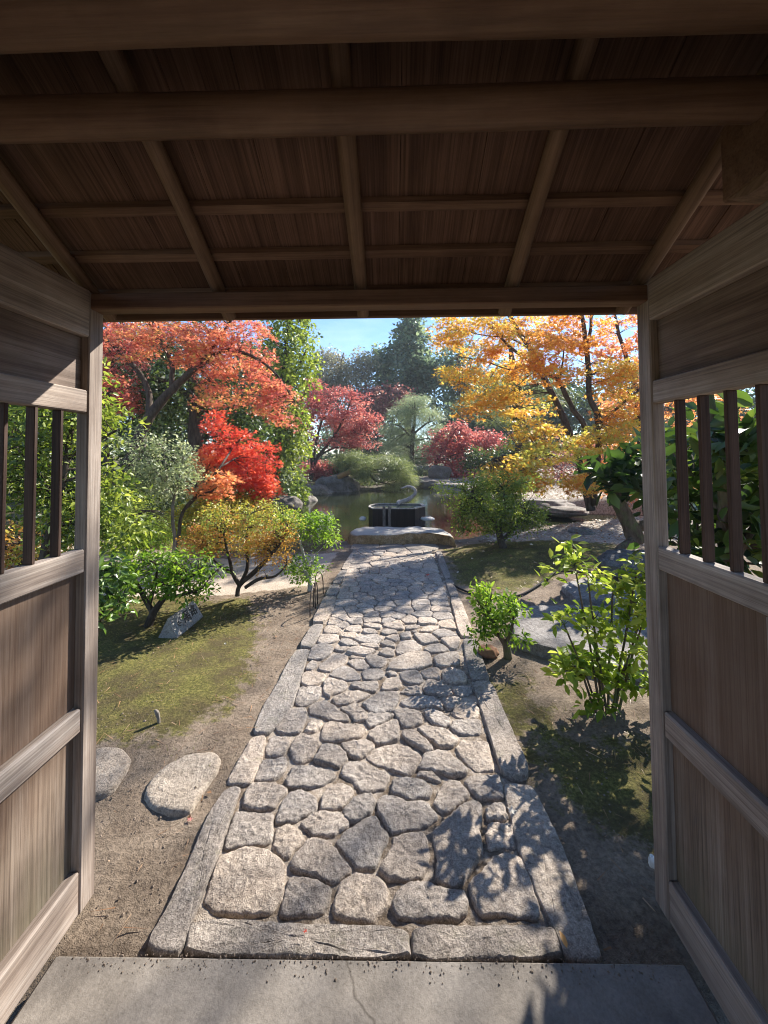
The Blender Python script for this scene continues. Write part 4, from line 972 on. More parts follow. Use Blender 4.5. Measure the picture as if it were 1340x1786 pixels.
plant('leaning_pine', 'low cloud pruned pine reaching over the water from the far bank', 'tree',
      [[(600, 850, 19, 5), (606, 815, 19, 4.4), (615, 808, 19, 3.8), (640, 818, 19, 3.2), (670, 822, 19, 2.6), (700, 818, 19, 1.6)], [(606, 815, 19, 3), (595, 800, 19, 2), (585, 795, 19, 1)], [(640, 818, 19, 2), (655, 838, 19, 1.4), (685, 845, 19, .8)]],
      [(640, 808, 44, 14, 19, 1.1, 62, .55), (690, 818, 34, 20, 19, .9, 56, .55), (705, 835, 22, 14, 19, .6, 24, .6), (600, 795, 30, 10, 19, .8, 28, .5), (685, 852, 12, 7, 19, .4, 10, .8), (650, 830, 36, 10, 19, .8, 26, .25)],
      LM["pine needles"], B_PINE, .30, 'needle', 70, .32, .3, .4, .5, sides=6, tw=.014)
plant('round_pine', 'pale grey green round topped pine with a straight trunk on the far bank', 'tree',
      [[(719, 835, 26, 4), (719, 790, 26, 4), (721, 755, 26, 3.4), (724, 725, 26, 2)], [(721, 758, 26, 2), (742, 740, 26, 1.4), (755, 735, 26, .6)], [(719, 765, 26, 2), (700, 745, 26, 1.4), (685, 740, 26, .6)], [(720, 770, 26, 1.6), (745, 765, 26, 1), (762, 770, 26, .6)]],
      [(722, 700, 26, 9, 26, 1.3, 34, .7), (700, 718, 22, 8, 26, 1.1, 26, .6), (746, 722, 24, 8, 26, 1.1, 28, .65), (722, 735, 30, 8, 26, 1.2, 28, .5), (686, 748, 24, 9, 26, 1.1, 30, .6), (756, 752, 26, 9, 26, 1.1, 32, .65), (715, 765, 26, 8, 26, 1.1, 22, .4), (690, 778, 28, 9, 26, 1.1, 30, .5), (752, 782, 28, 9, 26, 1.1, 30, .55), (700, 803, 34, 10, 26, 1.1, 30, .4), (752, 806, 24, 9, 26, 1, 20, .45)],
      LM["soft grey pine needles"], B_PINE, .34, 'needle', 75, .42, .3, .5, .7, sides=6, tw=.02)
plant('red_maple', 'small dusky red maple leaning right beside a grey boulder on the far bank', 'tree',
      [[(750, 835, 24, 3), (762, 805, 24, 2.4), (778, 780, 24, 1.8), (795, 750, 24, 1)], [(762, 805, 24, 1.6), (785, 795, 24, 1.2), (805, 790, 24, .6)]],
      [(795, 760, 32, 26, 24, 1.2, 60, .55), (765, 785, 20, 20, 24, .8, 28, .6), (815, 795, 36, 22, 24, 1, 44, .4), (790, 825, 40, 14, 24, 1, 30, .4)],
      LM["pink red maple leaves"], B_DARK, .19, 'kite', 30, .45, .2, .5, .7, sides=6, tw=.014)
plant('red_thicket', 'dusky red maple crown between the grey tree and the conifer far behind the pond', 'tree',
      [[(660, 800, 33, 3), (655, 740, 33, 2), (650, 690, 33, 1)]],
      [(655, 700, 36, 26, 33, 2, 60, .5), (690, 690, 36, 20, 33, 2, 40, .35), (640, 740, 40, 30, 33, 2, 50, .4)],
      LM["dusky red maple leaves"], B_DARK, .26, 'kite', 30, .6, .3, .3, .6)
plant('bare_tree', 'greyish half bare tree with fine twigs far behind the pink maple', 'tree',
      [[(585, 780, 36, 5), (588, 700, 36, 4), (592, 650, 36, 2.4), (600, 615, 36, 1)], [(588, 700, 36, 3), (565, 655, 36, 1.6), (555, 625, 36, .8)], [(592, 660, 36, 2), (620, 635, 36, 1)], [(588, 690, 36, 2), (630, 660, 36, 1.2), (640, 640, 36, .6)]],
      [(575, 650, 34, 40, 36, 2.2, 100, .5), (615, 665, 36, 36, 36, 2.2, 90, .55), (560, 680, 30, 34, 36, 2, 60, .4), (600, 720, 60, 30, 36, 2, 60, .5), (635, 630, 18, 16, 36, 1.2, 24, .8)],
      LM["grey leafless twigs"], B_GREY, .22, 'kite', 46, .7, .5, .9, .3, sides=5, tw=.016)
plant('blue_conifer', 'large dark blue green conifer standing tall in the centre far behind the pond', 'tree',
      [[(712, 800, 38, 7), (712, 720, 38, 6), (715, 650, 38, 4), (716, 590, 38, 2.4), (716, 560, 38, 1)], [(712, 690, 38, 3), (680, 670, 38, 1.6), (660, 665, 38, .8)], [(714, 660, 38, 3), (745, 640, 38, 1.4)]],
      [(700, 650, 50, 34, 38, 3, 100, .5), (740, 655, 34, 36, 38, 2.5, 70, .5), (715, 600, 32, 22, 38, 2, 50, .45), (716, 575, 18, 14, 38, 1.4, 26, .5), (665, 620, 26, 14, 38, 1.8, 22, .5), (690, 700, 60, 30, 38, 2.6, 70, .4), (720, 550, 12, 20, 38, 1, 22, .5)],
      LM["blue green conifer leaves"], B_PINE, .40, 'kite', 34, .75, .3, .4, .6)
plant('conifer', 'open blue green conifer right of the tall central conifer', 'tree',
      [[(800, 780, 40, 5), (802, 680, 40, 4), (800, 620, 40, 2), (800, 590, 40, 1)]],
      [(800, 640, 50, 40, 40, 3, 70, .5), (830, 690, 60, 40, 40, 3, 70, .45), (790, 710, 50, 36, 40, 2.6, 56, .35), (880, 680, 60, 60, 40, 3, 70, .4)],
      LM["blue green conifer leaves"], B_PINE, .42, 'kite', 30, .8, .3, .5, .5)
for k_, (px_, py_, rx_, ry_, Y_, lab) in enumerate([(450, 660, 90, 80, 32, 'broad evergreen far behind the camphor tree'), (640, 760, 120, 60, 44, 'dark evergreen mass far behind the pale pine'), (960, 700, 110, 90, 36, 'evergreen tree far behind the golden maple'),
                                                    (1120, 690, 110, 100, 34, 'evergreen tree far right behind the lattice'), (1290, 700, 120, 110, 34, 'evergreen tree seen far off through the right lattice'), (250, 640, 130, 90, 34, 'evergreen tree far behind the left hedge'), (60, 650, 130, 100, 32, 'evergreen tree far off at the left edge of the garden'), (850, 730, 90, 50, 33, 'low evergreen far back between the red maple and the golden maple')]):
    plant('background_tree', lab, 'tree', [[(px_, py_+150, Y_, 6), (px_, py_+60, Y_, 5), (px_, py_-20, Y_, 3)]],
          [(px_, py_, rx_*.7, ry_*.7, Y_, 3, 120, .4), (px_-rx_*.4, py_+ry_*.4, rx_*.6, ry_*.6, Y_, 3, 80, .4), (px_+rx_*.4, py_+ry_*.5, rx_*.6, ry_*.6, Y_, 3, 80, .5), (px_, py_+ry_*1.1, rx_, ry_*.5, Y_, 3, 80, .3)],
          LM["blue green conifer leaves"] if k_ % 2 else LM["dark evergreen leaves"], B_DARK, .38, 'kite', 30, .8, .4, .2, .4, group='trees closing the far side of the garden')
for (px_, py_, rx_, ry_, Y_, mt, lab, sz_) in [(500, 832, 34, 22, 17, "grey green leaves", 'grey green clipped shrub above the rocks on the left bank', .10), (560, 818, 36, 12, 21.5, "pink red maple leaves", 'low pink azalea at the foot of the pink red maple', .13),
                                          (590, 812, 34, 12, 22, "grey green leaves", 'pale green clipped shrub behind the leaning pine', .13), (515, 858, 24, 12, 14, "bright evergreen leaves", 'low green shrub at the left water edge', .09),
                                          (845, 800, 40, 22, 22, "dark evergreen leaves", 'dark green clipped shrub on the far bank right of the red maple', .14), (850, 770, 40, 20, 27, "pink red maple leaves", 'purple red shrub under the golden maple far back', .16),
                                          (920, 790, 60, 26, 21, "dark evergreen leaves", 'wide dark evergreen shrub under the golden maple', .14), (730, 830, 24, 10, 25, "grey green leaves", 'low shrub below the pale round pine', .14), (640, 845, 50, 8, 21, "dark evergreen leaves", 'dark undergrowth shrub in shade at the far water edge', .12),
                                          (1010, 800, 70, 40, 18, "dusky red maple leaves", 'rusty red shrub on the right bank behind the golden maple', .12), (1100, 800, 70, 50, 17, "orange maple leaves", 'orange shrub on the right bank at the post', .12)]:
    plant('garden_shrub', lab, 'shrub', [[(px_, py_+ry_, Y_, 2), (px_, py_, Y_, 1.2)]], [(px_, py_, rx_, ry_, Y_, rx_*Y_/F*.7, 70, .5), (px_-rx_*.3, py_+ry_*.3, rx_*.7, ry_*.7, Y_-.3, .6, 40, .4)], LM[mt], B_DARK, sz_, 'kite', 26, sz_*2.4, .4, .3, .4, stem='stem', crown='foliage')

# ---- right side
plant('golden_maple', 'large golden orange maple with three slanting trunks on the right bank', 'tree',
      [[(1030, 890, 9.8, 7.20), (1022, 850, 9.8, 6.80), (1005, 785, 9.9, 6.40), (975, 710, 10, 5.60), (950, 660, 10.3, 5.12), (925, 610, 10.7, 4.32), (900, 570, 11.0, 3.68), (870, 520, 11.1, 3.20)],
       [(975, 710, 10, 4.00), (945, 655, 10.2, 3.68), (918, 625, 10.4, 3.20), (895, 610, 10.6, 2.40), (860, 575, 10.8, 1.60)], [(1028, 880, 9.8, 5.60), (1025, 760, 9.6, 4.80), (1000, 715, 9.6, 4.40), (975, 665, 9.6, 3.52), (955, 650, 9.6, 2.72), (925, 600, 9.8, 1.60)],
       [(1035, 880, 9.7, 5.60), (1045, 740, 9.2, 5.12), (1028, 690, 9.1, 4.80), (1024, 620, 9, 4.40), (1018, 570, 9, 3.52), (1010, 530, 9, 3.20)], [(1024, 620, 9, 3.20), (1030, 570, 9, 2.72), (1036, 520, 9, 2.40)],
       [(1005, 785, 9.9, 3.20), (950, 780, 9.2, 2.40), (900, 790, 8.6, 1.60), (860, 800, 8.2, 0.80)], [(975, 665, 9.6, 2.40), (982, 630, 9.4, 1.60), (985, 600, 9.2, 0.80)], [(950, 660, 10.2, 2.40), (915, 636, 10.9, 1.60), (890, 645, 11.3, 1.20), (845, 630, 11.4, 0.88), (800, 622, 11.3, .7)], [(925, 610, 10.5, 1.92), (890, 590, 11.0, 1.28), (845, 585, 11.0, 0.80), (800, 575, 10.8, .6)], [(1045, 740, 9.2, 3.20), (1090, 700, 9.2, 2.08), (1130, 670, 9.2, 1.12)]],
      [(840, 585, 80, 38, 10.8, 1.1, 100, .5, .22), (905, 570, 70, 40, 11.3, .6, 84, .42, .22), (865, 640, 62, 36, 11.4, .5, 78, .42), (800, 655, 34, 18, 10.8, .5, 26, .5), (850, 685, 60, 22, 10.6, .8, 44, .5), (905, 710, 46, 22, 10.4, .7, 36, .6), (830, 715, 40, 16, 10.4, .6, 20, .45),
       (960, 620, 50, 50, 8.3, .4, 60, .2), (1000, 580, 60, 45, 9, .8, 60, .1, .15), (1060, 650, 50, 28, 9, .7, 40, .45), (1080, 670, 40, 30, 9, .6, 34, .45), (930, 750, 40, 20, 9.4, .5, 30, .65), (900, 815, 52, 20, 8.2, .6, 62, .65), (880, 840, 42, 16, 7.9, .5, 42, .6), (930, 842, 36, 14, 8.0, .4, 28, .55),
       (1040, 770, 50, 26, 8.9, .6, 36, .8), (1085, 760, 40, 36, 8.9, .6, 36, .55), (780, 580, 30, 34, 10.6, .5, 24, .5), (1020, 842, 32, 20, 7.8, .4, 26, .5), (1085, 720, 40, 20, 8.9, .5, 20, .25), (965, 790, 60, 20, 8.6, .6, 36, .9)],
      LM["golden maple leaves"], B_DARK, .066, 'star', 32, .26, .12, .5, .9, droop=.15, trange=(.10, 1.06))
plant('orange_maple', 'orange red maple with a bare pale twigged top at the right end of the opening', 'tree',
      [[(1130, 900, 10.5, 8), (1120, 780, 10.5, 7), (1110, 680, 10.5, 5), (1085, 600, 10.5, 3), (1070, 540, 10.5, 2)], [(1110, 680, 10.5, 4), (1150, 610, 10.5, 3), (1190, 560, 10.5, 2)], [(1110, 660, 10.5, 3), (1080, 630, 10.5, 2), (1050, 620, 10.5, 1)]],
      [(1090, 580, 40, 34, 10.5, 1, 26, .3), (1170, 620, 70, 60, 10.5, 1.2, 60, .4), (1090, 700, 40, 24, 10.5, .9, 30, .4), (1200, 720, 80, 60, 10.5, 1.2, 60, .5), (1070, 620, 26, 16, 10.5, .6, 12, .25), (1180, 820, 70, 50, 10, 1, 50, .5), (1090, 830, 40, 30, 10, .7, 36, .35)],
      LM["orange maple leaves"], B_DARK, .085, 'star', 26, .26, .2, .7, .7)
plant('right_pine', 'dark trunked pine standing behind the golden maple', 'tree',
      [[(920, 830, 14, 13), (912, 780, 14, 12), (906, 730, 14, 11), (904, 690, 14, 9), (895, 640, 14, 6), (890, 600, 14, 3)], [(904, 700, 14, 5), (860, 690, 14, 3), (820, 690, 14, 1.5)], [(904, 690, 14, 4), (950, 680, 14, 2), (980, 690, 14, 1)]],
      [(850, 690, 50, 16, 14, 1, 40, .4), (900, 660, 60, 24, 14, 1, 44, .45), (960, 690, 44, 18, 14, 1, 30, .45), (880, 720, 44, 14, 14, .8, 26, .5)],
      LM["pine needles"], B_PINE, .22, 'needle', 60, .28, .3, .4, .6)
plant('round_bush', 'dark round evergreen bush on a mossy mound right of the path end', 'shrub',
      [[(881, 965, 6.0, 7), (877, 945, 6.0, 6), (866, 915, 6.0, 4.5), (845, 890, 6.0, 3), (820, 865, 6.0, 1.6)], [(877, 945, 6.0, 4), (898, 920, 6.0, 3), (915, 890, 6, 1.6)], [(872, 930, 6, 4), (880, 890, 6, 2.6), (880, 855, 6, 1.4)]],
      [(860, 885, 56, 42, 6, .5, 140, .55, .3), (828, 868, 42, 34, 6, .4, 64, .75, .25), (900, 900, 46, 36, 6.1, .45, 70, .4), (822, 905, 34, 22, 6, .35, 34, .5), (875, 843, 54, 20, 6.1, .4, 56, .8), (930, 905, 22, 22, 6.1, .3, 18, .5), (768, 850, 8, 5, 6, .1, 5, 1.1, .05)],
      LM["bright evergreen leaves"], B_DARK, .045, 'oval', 26, .10, .5, .5, .4, stem='stem', crown='foliage', trange=(-.05, .95))
plant('gardenia_shrub', 'small bright green shrub with pale knotted stem beside the right kerb', 'shrub',
      [[(884, 1150, 2.95, 7), (880, 1125, 2.95, 6), (868, 1105, 2.95, 4), (855, 1080, 2.95, 2.6)], [(880, 1125, 2.95, 4), (892, 1100, 2.95, 3), (898, 1070, 2.95, 1.6)]],
      [(862, 1058, 34, 26, 2.95, .15, 46, .55), (845, 1035, 18, 14, 2.95, .1, 14, .7), (895, 1055, 22, 12, 2.95, .1, 14, .5), (858, 1085, 22, 12, 2.95, .1, 14, .4), (908, 1118, 9, 10, 2.9, .06, 5, .5), (838, 1110, 14, 12, 2.95, .08, 7, .2)],
      LM["fresh green leaves"], B_LICH, .042, 'oval', 13, .055, .4, .5, .45, stem='stem', crown='foliage', trange=(.1, 1.15))
st = []
for (x0, x1, y1, k_) in [(1048, 1002, 985, 0), (1052, 1026, 1010, 1), (1060, 1068, 1040, 2), (1070, 1110, 1000, 3), (1040, 985, 1090, 4), (1075, 1120, 1090, 5), (1058, 1040, 1120, 6), (1065, 1095, 1150, 7), (1050, 1010, 1150, 8), (1072, 1130, 1040, 9)]:
    y0 = 1240+8*(k_ % 3); st.append([(x0, y0, 2.38, 2.3), ((x0*2+x1)/3, y0-(y0-y1)*.35, 2.38+.02*(k_ % 3), 2.0), ((x0+2*x1)/3, y0-(y0-y1)*.7, 2.38, 1.8), (x1, y1, 2.38, 1.3)])
plant('nandina_shrub', 'tall lime green leafy shrub of many thin stems inside the right door post', 'shrub', st,
      [(1000, 975, 30, 16, 2.38, .10, 8, .75), (960, 990, 22, 18, 2.42, .1, 4, .8), (1030, 1005, 20, 14, 2.38, .1, 5, .8), (1085, 1020, 34, 30, 2.38, .14, 14, .75), (1110, 1060, 26, 34, 2.38, .14, 14, .7), (1000, 1080, 34, 24, 2.4, .12, 8, .7), (1050, 1075, 40, 30, 2.35, .14, 12, .65),
       (1080, 1125, 46, 30, 2.38, .16, 16, .55), (1010, 1150, 44, 26, 2.38, .14, 16, .6), (1060, 1180, 46, 26, 2.35, .14, 11, .4), (985, 1170, 24, 16, 2.38, .1, 7, .65), (1100, 1185, 34, 30, 2.38, .14, 14, .35), (1050, 1215, 46, 14, 2.36, .14, 5, .3), (1120, 990, 20, 20, 2.4, .1, 6, .8), (1000, 950, 18, 10, 2.5, .08, 3, .85)],
      LM["lime green leaves"], B_LICH, .068, 'oval', 8, .06, .25, .7, .9, droop=.12, stem='stem', crown='foliage', tw=.0028, sides=6, hollow=.1)
plant('loquat_tree', 'leaning lichen covered tree with big dark leaves at the right door post', 'tree',
      [[(1112, 945, 5.2, 15), (1098, 915, 5.2, 13), (1085, 885, 5.2, 12), (1076, 862, 5.2, 11), (1090, 840, 5.1, 6), (1120, 820, 5.0, 4), (1160, 790, 5, 3)], [(1076, 862, 5.2, 7), (1060, 845, 5.1, 4), (1045, 825, 5.1, 2)], [(1100, 925, 5.2, 10), (1130, 915, 5.2, 8), (1165, 930, 5.2, 6)], [(1110, 940, 5.2, 9), (1085, 955, 5.0, 6), (1070, 975, 4.9, 4)]],
      [(1060, 820, 34, 12, 5.0, .25, 11, .3), (1100, 815, 36, 16, 5.0, .3, 16, .3), (1150, 800, 40, 30, 5, .35, 24, .35), (1095, 845, 26, 10, 5, .2, 7, .3), (1180, 850, 60, 50, 5.1, .4, 34, .35)],
      LM["large leathery leaves"], B_LICH, .22, 'oval', 6, .2, .3, .6, .6)
plant('rhododendron', 'big leaved dark evergreen shrub pressed against the outside of the right lattice', 'shrub',
      [[(1290, 1150, 2.2, 14), (1280, 1000, 2.2, 11), (1265, 900, 2.2, 9), (1255, 800, 2.2, 7), (1240, 700, 2.2, 5), (1225, 600, 2.2, 3)], [(1280, 1000, 2.2, 7), (1330, 900, 2.1, 5), (1380, 800, 2.1, 3)], [(1265, 900, 2.2, 6), (1220, 850, 2.3, 4), (1190, 800, 2.3, 3)], [(1255, 800, 2.2, 5), (1310, 740, 2.1, 4), (1350, 700, 2.1, 2)], [(1270, 940, 2.2, 5), (1215, 930, 2.4, 3), (1185, 950, 2.4, 2)]],
      [(1260, 780, 70, 60, 2.2, .3, 20, .5, .35), (1330, 760, 70, 60, 2.1, .3, 18, .45, .35), (1225, 860, 50, 60, 2.4, .3, 22, .6, .35), (1300, 880, 60, 60, 2.2, .3, 17, .5, .35), (1210, 950, 50, 36, 2.4, .3, 16, .65, .35), (1310, 970, 50, 40, 2.2, .25, 9, .6, .35), (1400, 850, 80, 100, 2.2, .35, 40, .3), (1205, 770, 26, 40, 2.9, .3, 18, .8)],
      LM["large leathery leaves"], B_LICH, .125, 'oval', 8, .15, .35, .5, .35, stem='stem', crown='foliage')

plant('tall_evergreen', 'tall sparse evergreen at the right edge of the garden shading the gate', 'tree',
      [[(1560, 1000, 11.5, 8), (1540, 760, 11.5, 7), (1500, 500, 11.4, 5), (1450, 350, 11.3, 4), (1400, 200, 11.2, 2)], [(1500, 500, 11.4, 3.5), (1350, 400, 11, 2.4), (1200, 330, 11, 1.2)], [(1480, 430, 11.4, 3.5), (1300, 280, 11, 2)]],
      [(1190, 300, 110, 110, 11.4, 1.3, 40, .5), (1330, 280, 100, 110, 11.4, 1.3, 20, .5), (1250, 420, 120, 60, 10.5, 1.2, 14, .4), (1130, 220, 80, 80, 11.8, 1.2, 20, .5)],
      LM["dark evergreen leaves"], B_DARK, .11, 'kite', 24, .26, .35, .6, .5)
# ------------------------------------------------------------------ pond side things
tub = empty('water_tub', at(692, 905, 9.7), 'long eight sided dark wooden water tub standing in the pond behind the flat rock', 'water tub')
tz = .165; bz = -.5
rim = [(643, 883.8), (650, 887), (724, 887), (742, 882.6), (736, 879), (661, 878.6), (652, 879.6), (645, 881.5)]
RP = [gnd(px, py, tz) for px, py in rim]; cc = sum(RP, Vector())/8
def octring(s_, z): return [(cc.x+(p.x-cc.x)*s_, cc.y+(p.y-cc.y)*s_, z) for p in RP]
b = MB(); b.add(octring(1.0, bz)+octring(1.0, tz)+octring(.93, tz+.0)+octring(.93, tz-.16), [(i, (i+1) % 8, 8+(i+1) % 8, 8+i) for i in range(8)]+[(8+i, 8+(i+1) % 8, 16+(i+1) % 8, 16+i) for i in range(8)]+[(16+i, 16+(i+1) % 8, 24+(i+1) % 8, 24+i) for i in range(8)])
b.build('wall', W_DARK, tub)
b = MB(); b.add(octring(.935, tz-.022), [list(range(8))]); b.build('water_surface', M_TUBW, tub)
b = MB(); b.add(octring(1.012, tz-.012)+octring(1.012, tz+.012)+octring(.925, tz+.012)+octring(.925, tz-.012), [(i, (i+1) % 8, 8+(i+1) % 8, 8+i) for i in range(8)]+[(8+i, 8+(i+1) % 8, 16+(i+1) % 8, 16+i) for i in range(8)]+[(16+i, 16+(i+1) % 8, 24+(i+1) % 8, 24+i) for i in range(8)]); b.build('rim', B_PALE, tub)
yf = min(p.y for p in RP)-.03
for px_ in (670, 679.5):
    p = at(px_, 893, yf); b = MB(); b.box(p.x-.034, p.x+.034, yf-.02, yf+.02, -.24, tz+.07, .006); b.build('post', B_GREY, tub)
b = MB(); pp = [at(693, 879, 10.2), at(702, 874, 10.25), at(712, 871, 10.3), at(722, 864, 10.3), at(725, 857, 10.3), at(720, 850.5, 10.3), at(711, 848.5, 10.3), at(704, 850.5, 10.25), at(699, 852.5, 10.2)]
P_, Q_ = smooth_path(pp, [.05, .055, .06, .05, .042, .036, .034, .022, .008], 5); b.tube(P_, Q_, 10, True, .3)
P_, Q_ = smooth_path([at(704, 875, 10.25), at(696, 873.5, 10.3), at(692, 876, 10.2)], [.03, .03, .012], 4); b.tube(P_, Q_, 8, True, .3)
tag(b.build('driftwood', B_PALE, None, True), 'pale curved driftwood branch arching over the far rim of the water tub', 'driftwood')
rock('white_float', 'white rounded float in the water at the left foot of the tub', at(633, 905, 9.8), (.08, .07, .07), S_WHITE, 3, .15, 'stone', 'white floats beside the tub')  # white floats on the pond, modelled with the rounded rock shape
rock('white_float', 'wider white float in the water at the right foot of the tub', at(745, 905, 9.8), (.17, .1, .06), S_WHITE, 4, .2, 'stone', 'white floats beside the tub')
rk = [('dark upright rock with a pale face on the far left water edge', (588, 852, 19), (1.0, .7, .75)), ('dark low rock under the left shrubs at the water edge', (545, 862, 18), (1.0, .7, .5)), ('grey boulder standing right of the leaning pine on the far bank', (767, 828, 23), (.62, .5, .62)),
      ('low dark rock on the left water edge near the azalea', (500, 880, 12), (.42, .35, .30)), ('long low rock at the far waterline under the pine', (650, 858, 19.6), (1.6, .5, .35)), ('flat dark rock at the far waterline below the grey boulder', (755, 847, 20.2), (.8, .5, .35)),
      ('low flat dark rock in the stream on the right', (950, 882, 11.6), (.75, .5, .22)), ('flat pale rock in the stream right of the bush', (990, 893, 10.8), (.55, .4, .16)), ('dark boulder at the foot of the leaning lichen covered tree', (1100, 985, 4.6), (.34, .28, .17)),
      ('small rock on the mossy bank right of the round bush', (1015, 930, 7.4), (.22, .18, .12)), ('mid sized rock at the right water edge behind the round bush', (905, 918, 9.0), (.5, .35, .25)), ('dark rock at the left water edge below the grey green shrub', (520, 872, 15), (.7, .5, .4)),
      ('pale rock among leaf litter on the far right bank', (1040, 872, 13.5), (.6, .4, .2)), ('grey rock on the right bank behind the golden maple trunk', (1085, 862, 14.5), (.7, .5, .3))]
for k_, (lab, (px_, py_, Y_), r_) in enumerate(rk): rock('garden_rock', lab, at(px_, py_, Y_), r_, S_ROCK, k_+1, .3, 'rock', 'rocks along the pond')
rock('brown_stone', 'small rusty brown stone at the foot of the bright green shrub beside the right kerb', gnd(851, 1142)+Vector((0, 0, .02)), (.075, .06, .045), plain('rusty stone', (.22, .11, .06), .9), 21, .25)
rock('white_stone', 'small white stone at the foot of the right door post', gnd(1140, 1512)+Vector((0, 0, .015)), (.016, .016, .024), S_WHITE, 22, .2, 'stone')
b = MB(); b.tube([at(589, 833, 18.6), at(612, 822, 18.7)], .12, 12); tag(b.build('prop_log', plain('cut orange timber', (.36, .20, .08), .7), None, True), 'short orange timber log propping the leaning pine', 'log')
# stone sign
fl = gnd(309, 1111, .0); fr = gnd(354, 1074, .0)
dx = (fr-fl).normalized(); hgt = .145; dp = Vector((-dx.y, dx.x, 0))
bl = fl+dp*.17; br = fr+dp*.17; rl = fl+dp*.085+Vector((0, 0, hgt))+dx*.005; rr_ = fr+dp*.085+Vector((0, 0, hgt))-dx*.005
zb = Vector((0, 0, -.03))
sg = empty('stone_sign', (fl+fr)/2, 'small wedge shaped grey stone sign with black brush characters on the moss', 'sign')
b = MB(); b.add([fl+zb, fr+zb, br+zb, bl+zb, rl, rr_, fl, fr], [(0, 1, 7, 6), (6, 7, 5, 4), (2, 3, 4, 5), (1, 2, 5, 7), (3, 0, 6, 4), (0, 3, 2, 1)])
sb = b.build('wedge_block', S_SIGN, sg)
up = (rl-fl).normalized(); nrm = dx.cross(up).normalized()
def glyph(txt, u0, v0, size):
    cu = bpy.data.curves.new('characters', 'FONT'); cu.body = txt; cu.size = size; cu.align_x = 'CENTER'; cu.align_y = 'CENTER'; cu.extrude = .0006; cu.offset = .0012
    to = bpy.data.objects.new('characters_text', cu); COL.objects.link(to)
    dg = bpy.context.evaluated_depsgraph_get(); mm = bpy.data.meshes.new_from_object(to.evaluated_get(dg)); bpy.data.objects.remove(to)
    o = bpy.data.objects.new('painted_character', mm); COL.objects.link(o); mm.materials.clear(); mm.materials.append(M_INK)
    M = Matrix.Identity(4)
    pos = fl+dx*u0+up*v0+nrm*.0016
    for i in range(3): M[i][0], M[i][1], M[i][2], M[i][3] = dx[i], up[i], nrm[i], pos[i]-sg.location[i]
    o.parent = sb; o.matrix_local = M; return o
Ls = (fr-fl).length
glyph('←', Ls*.24, .075, .075); glyph('順', Ls*.52, .085, .105); glyph('路', Ls*.79, .09, .10)
# iron hoops
for k_, (pa, pb, ph, lab) in enumerate([((541, 1072), (550, 1058), 52, 'nearest thin rusty iron hoop at the left edge of the path'), ((547, 1055), (554, 1050), 45, 'middle thin rusty iron hoop at the left edge of the path'), ((550, 1030), (564, 1033), 34, 'farthest thin rusty iron hoop at the left edge of the path')]):
    A_ = gnd(*pa); B_ = gnd(*pb); h_ = .23; pts = []
    for t_ in np.linspace(0, 1, 21):
        a_ = math.pi*t_; s_ = .5-.5*math.cos(a_); z_ = h_*min(1, (math.sin(a_))**.45); p = A_.lerp(B_, s_); pts.append((p.x, p.y, z_-.02))
    b = MB(); b.tube(pts, .0055, 8); tag(b.build('iron_hoop', M_IRON, None, True), lab, 'iron hoop', 'iron hoops beside the path')
b = MB(); hp = [gnd(792, 1022), gnd(810, 1032), gnd(850, 1042), gnd(905, 1040), gnd(950, 1018), gnd(975, 1004), gnd(1040, 1002), gnd(1100, 1000)]
P_, Q_ = smooth_path([np.array(p)+np.array((0, 0, g1(p.x, p.y)+.016)) for p in hp], [.011]*8, 6); b.tube(P_, Q_, 8); tag(b.build('garden_hose', M_HOSE, None, True), 'thin black hose curving round the mossy mound on the right', 'hose')
b = MB(); q0 = gnd(278, 1268); P_, Q_ = smooth_path([q0+Vector((0, 0, -.02)), at(277, 1255, q0.y), at(274, 1243, q0.y), at(270, 1238, q0.y)], [.006, .009, .012, .005], 4); b.tube(P_, Q_, 8, True, .3)
tag(b.build('twig_stub', B_GREY, None, True), 'short grey twig stub sticking out of the moss on the left', 'twig')
def one_leaf(name, lab, px, py, size, kind, mat, tint, z=.022, group=None):
    p = np.array(gnd(px, py)); p[2] = z
    o = leaves(name, [p*0], [(random.uniform(-.3, .3), random.uniform(-.4, .1), 1)], [(random.uniform(-1, 1), 1, .1)], [size], np.array([tint]), kind, LM[mat]); o.location = p
    return tag(o, lab, 'leaf', group)
one_leaf('fallen_leaf', 'orange brown fallen leaf lying at the corner of the right kerb and the concrete', 990, 1673, .04, 'oval', "orange maple leaves", .8, .03)
one_leaf('maple_leaf', 'pale pink star shaped maple leaf on the right edge of the paving', 893, 1428, .03, 'star', "dry fallen leaves", .95, .03)
one_leaf('maple_leaf', 'dark red maple leaf on the far paving near the right kerb', 747, 1007, .05, 'star', "scarlet maple leaves", .1, .03)
one_leaf('maple_leaf', 'tiny dark red leaf on the left front kerb stone', 533, 1645, .010, 'star', "scarlet maple leaves", .1, .034)
one_leaf('maple_leaf', 'small salmon leaf beside the egg shaped stepping stone', 331, 1434, .018, 'star', "pink red maple leaves", .9, .01)
one_leaf('fallen_leaf', 'small cream leaf on the left moss', 394, 1133, .035, 'oval', "dry fallen leaves", 1.0, .04)

